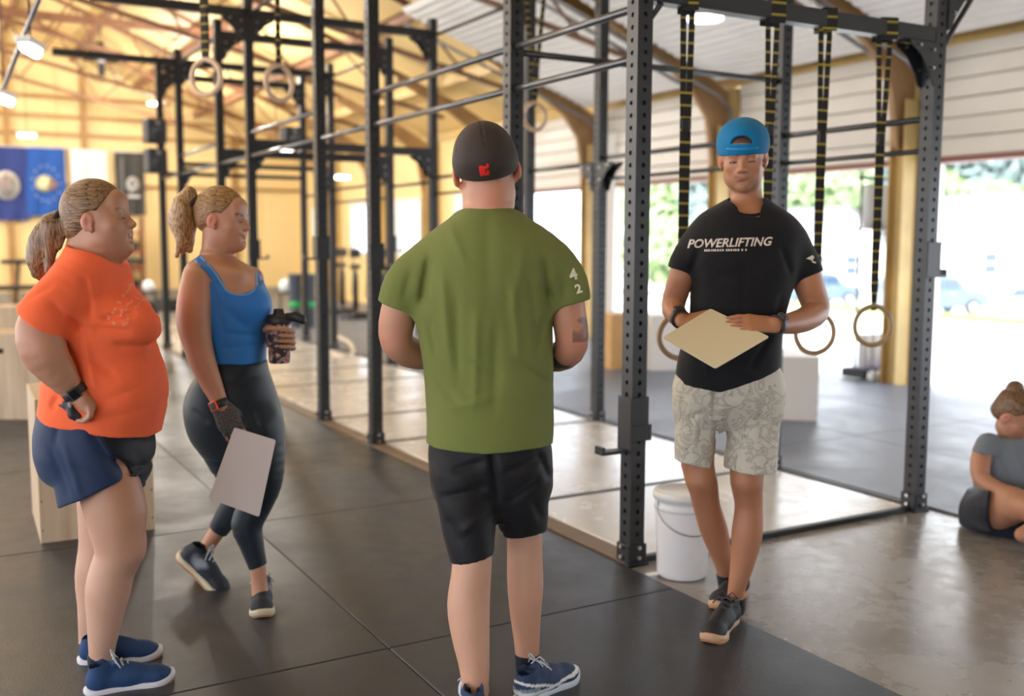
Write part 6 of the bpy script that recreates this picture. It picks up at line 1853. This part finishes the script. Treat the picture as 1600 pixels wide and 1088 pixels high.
while x < .062:
    w = rq.uniform(.003, .006); bmm.box((x, 0, 0), (w, .0065, .0001)); x += w + (.0022 if rq.random() < .85 else .006)
press(F, shb, bmm.mesh('print'), F.P(1134, 391, -.6), math.radians(1), mat('cream_print', (.72, .62, .54), .7), shb)
mk = MB(); mk.prism([(-.016, -.008), (.004, -.008), (.018, .012), (.006, .004), (-.002, .008)], 0, .0001); mk.box((.010, -.010, 0), (.012, .005, .0001))
press(F, shb, mk.mesh('print'), F.P(1269, 403, -.6), math.radians(-20), M_PR, shb)
# patterned shorts
ms, n, l, b = nodes('floral_shell')
t_ = n.new('ShaderNodeTexCoord'); wv = n.new('ShaderNodeTexNoise'); wv.inputs['Scale'].default_value = 11; wv.inputs['Detail'].default_value = 3; wv.inputs['Distortion'].default_value = 2.2
l.new(t_.outputs['Object'], wv.inputs['Vector'])
r_ = n.new('ShaderNodeValToRGB'); els = r_.color_ramp.elements; els[0].position = .42; els[0].color = (.62, .58, .50, 1); els[1].position = .66; els[1].color = (.60, .56, .47, 1)
for (p_, c_) in ((.475, (.60, .56, .48, 1)), (.495, (.26, .24, .21, 1)), (.515, (.56, .52, .45, 1)), (.56, (.42, .39, .33, 1)), (.60, (.60, .56, .48, 1))): e_ = els.new(p_); e_.color = c_
l.new(wv.outputs['Fac'], r_.inputs['Fac']); l.new(r_.outputs['Color'], b.inputs['Base Color']); b.inputs['Roughness'].default_value = .7
S = Shape()
S.slices(F.rows([(566, 1066, 1214, .122), (590, 1056, 1219, .135), (618, 1053, 1223, .135), (640, 1054, 1222, .112), (658, 1064, 1214, .085), (672, 1085, 1190, .05)]), .03, clips=[plane2(F, (1050, 580), (1225, 560), False)])
S.cone(P(1091, 610, 0), P(1084, 740, 0), .086, .066, .03, clips=[plane2(F, (1054, 716), (1112, 729), True)])
S.cone(P(1180, 605, 0), P(1172, 750, -.005), .097, .095, .03, clips=[plane2(F, (1128, 730), (1215, 736), True)])
for yy in range(668, 745, 7): S.cone(P(1119 + (yy - 660) * .04, yy, -.25), P(1119 + (yy - 660) * .04, yy, .25), .006 + (yy - 660) * .00018, .006 + (yy - 660) * .00018, .006, 's')
F.folds(S, [(1118, 600, 1119, 650, -.010, .010), (1075, 610, 1068, 700, -.004, .012), (1095, 640, 1090, 715, .005, .010), (1140, 640, 1150, 720, -.005, .012), (1130, 625, 1200, 610, -.004, .013), (1190, 630, 1200, 720, -.005, .013), (1165, 650, 1170, 720, .004, .010), (1080, 660, 1110, 640, -.004, .01), (1212, 640, 1214, 700, -.005, .010)])
S.wob(.0022, 26, (1, 1, .7), 7)
F.part('shorts', S, .0048, ms)
# shoes
s3 = shoe_meshes('black_tan', mat('black_knit', (.012, .012, .016), .65, attr=True, bump=.2, bscale=250), mat('tan_foam', (.50, .32, .20), .55), mat('gum_rubber', (.42, .20, .09), .5), mat('dark_lace', (.05, .04, .05), .8), flat((.010, .012, .018), ((0, .085, .125), (.02, .03, .02), (.6, .03, .06), .5, .9)))
t = ground(1108, 1013); h_ = ground(1150, 967); d = (t - h_).normalized(); put_shoe(F, s3, t - d * .285, t, scale=1.0)
t = ground(1118, 960); h_ = ground(1164, 925); d = (t - h_).normalized(); put_shoe(F, s3, t - d * .285, t, scale=1.0)
S = Shape(); S.chain([P(1150, 925, 0), P(1149, 950, .0)], [.036, .037], .01, clips=[(P(1150, 934, 0), (0, 0, 1))]); F.part('sock', S, .0045, M_INK)
S = Shape(); S.chain([P(1133, 893, .22), P(1137, 918, .27)], [.036, .037], .01, clips=[(P(1133, 899, .22), (0, 0, 1))]); F.part('sock', S, .0045, M_INK)
band(F, 'wristwatch', P(1213, 508, -.243), P(1210, 508, -.25) - P(1238, 505, -.12), .030, .034, M_IRON, face=Vector((.1, -.75, .7)))
band(F, 'wristwatch', P(1063, 498, -.105), P(1066, 500, -.12) - P(1056, 490, -.04), .031, .030, M_IRON, face=Vector((-.2, -.3, 1)))
bd = quad_board('clip_board', [P(1110, 483, -.175), P(1202, 527, -.32), P(1118, 576, -.48), P(1035, 528, -.335)], mat('cream_board', (.72, .64, .46), .45))
tag(bd, 'cream square board held flat in both hands by the man in the blue cap', 'board')

# ------------------------------------------------------------------ seated woman at the right edge
F = Fig(4.85, 'person in a grey T-shirt sitting cross-legged on the mat at the right edge', (1560, 838))
P, m_ = F.P, F.m
base = (.42, .20, .12)
HM = headM(P(1583, 650), -138, -34, 0, .98)
B = Shape(); build_head(B, HM, male=False, lids=1.0)
B.cone(P(1578, 655, .02), P(1577, 695, .05), .048, .055, .03)
B.slices(F.rows([(690, 1548, 1610, .08), (712, 1534, 1632, .11), (750, 1530, 1634, .115), (790, 1524, 1630, .13), (825, 1518, 1630, .15)]), .03)
B.chain([P(1538, 702, -.04), P(1532, 725, -.08), P(1534, 748, -.12), P(1556, 762, -.2), P(1583, 771, -.28)], [.050, .046, .042, .034, .025], .02)
B.chain([P(1632, 702, .02), P(1645, 735, -.04), P(1640, 760, -.12), P(1612, 775, -.28)], [.05, .045, .04, .025], .02)
hand(B, frame3(P(1585, 772, -.285), (.8, -.4, -.3), (.1, -.3, .95)), 1, curl=(.4, .5, .4))
hand(B, frame3(P(1611, 775, -.285), (-.75, -.5, -.2), (.1, -.3, .95)), -1, curl=(.4, .5, .4))
B.chain([P(1545, 800, .0), P(1562, 795, -.15), P(1590, 790, -.30), P(1612, 795, -.40)], [.10, .095, .075, .058], .03)
B.chain([P(1612, 795, -.40), P(1630, 815, -.42), P(1655, 828, -.38), P(1680, 838, -.30)], [.056, .052, .045, .032], .02)
B.chain([P(1620, 800, .0), P(1660, 800, -.12), P(1700, 800, -.22)], [.10, .085, .058], .03)
B.chain([P(1700, 802, -.22), P(1655, 822, -.44), P(1612, 832, -.50), P(1598, 836, -.50)], [.056, .05, .045, .034], .02)
hb0 = HM.translation
F.part('body', B, .0075, SK, painter(base, face_spots(HM, base)), fine=[(hb0 - Vector((.16, .16, .17)), hb0 + Vector((.16, .16, .17)), .0042), (P(1572, 810, -.46), P(1640, 755, -.22), .0045)])
eyes(F, HM)
S = Shape(); h = HS(S, HM)
h.ell((0, -.014, .038), (.084, .104, .098), .01, clips=[((0, .066, .080), (0, .80, -.62)), ((0, -.05, -.045), (0, .25, -1))])
h.ell((0, -.055, -.008), (.062, .055, .055), .02, clips=[((0, -.02, 0), (0, 1, 0))])
for s in (-1, 1): h.ell((s * .085, .012, -.012), (.032, .028, .040), .008, 's')
h.ell((0, -.075, .115), (.042, .040, .036), .008)
S.wob(.003, 50, (1, 1, 1), 4)
F.part('hair', S, .0042, hair_mat('brown_hair', (.07, .035, .018), (.26, .14, .07), (30, 30, 30)))
S = Shape()
S.slices(F.rows([(683, 1556, 1604, .075), (694, 1542, 1622, .10), (712, 1530, 1638, .125), (750, 1524, 1642, .135), (785, 1516, 1640, .145), (800, 1514, 1640, .15)]), .03, clips=[plane2(F, (1500, 792), (1650, 800), True)])
S.cone(P(1545, 696, -.03), P(1531, 728, -.09), .060, .060, .03, clips=[(P(1532, 708, -.08), pxn(-4, 30))]); S.cone(P(1626, 696, .02), P(1645, 730, -.03), .060, .060, .03, clips=[(P(1640, 712, -.02), pxn(8, 30))])
F.folds(S, [(1570, 710, 1590, 780, -.006, .016), (1590, 700, 1605, 770, .005, .016), (1550, 720, 1560, 790, -.006, .016), (1610, 720, 1600, 790, -.006, .014), (1530, 760, 1560, 785, -.006, .014)])
F.part('shirt', S, .0058, cloth_mat('grey_marl', (.17, .20, .24), .85, .2))
S = Shape()
S.slices(F.rows([(770, 1516, 1636, .14), (795, 1508, 1642, .16), (825, 1504, 1644, .17), (838, 1508, 1640, .16)]), .03, power=2.6)
S.chain([P(1535, 800, .0), P(1553, 795, -.15), P(1572, 793, -.24)], [.105, .103, .10], .03, clips=[(P(1548, 800, -.2), (.75, -.6, 0))])
S.cut((0, 0, .012), (0, 0, -1))
F.part('shorts', S, .0058, M_INK)
bpy.context.view_layer.update()
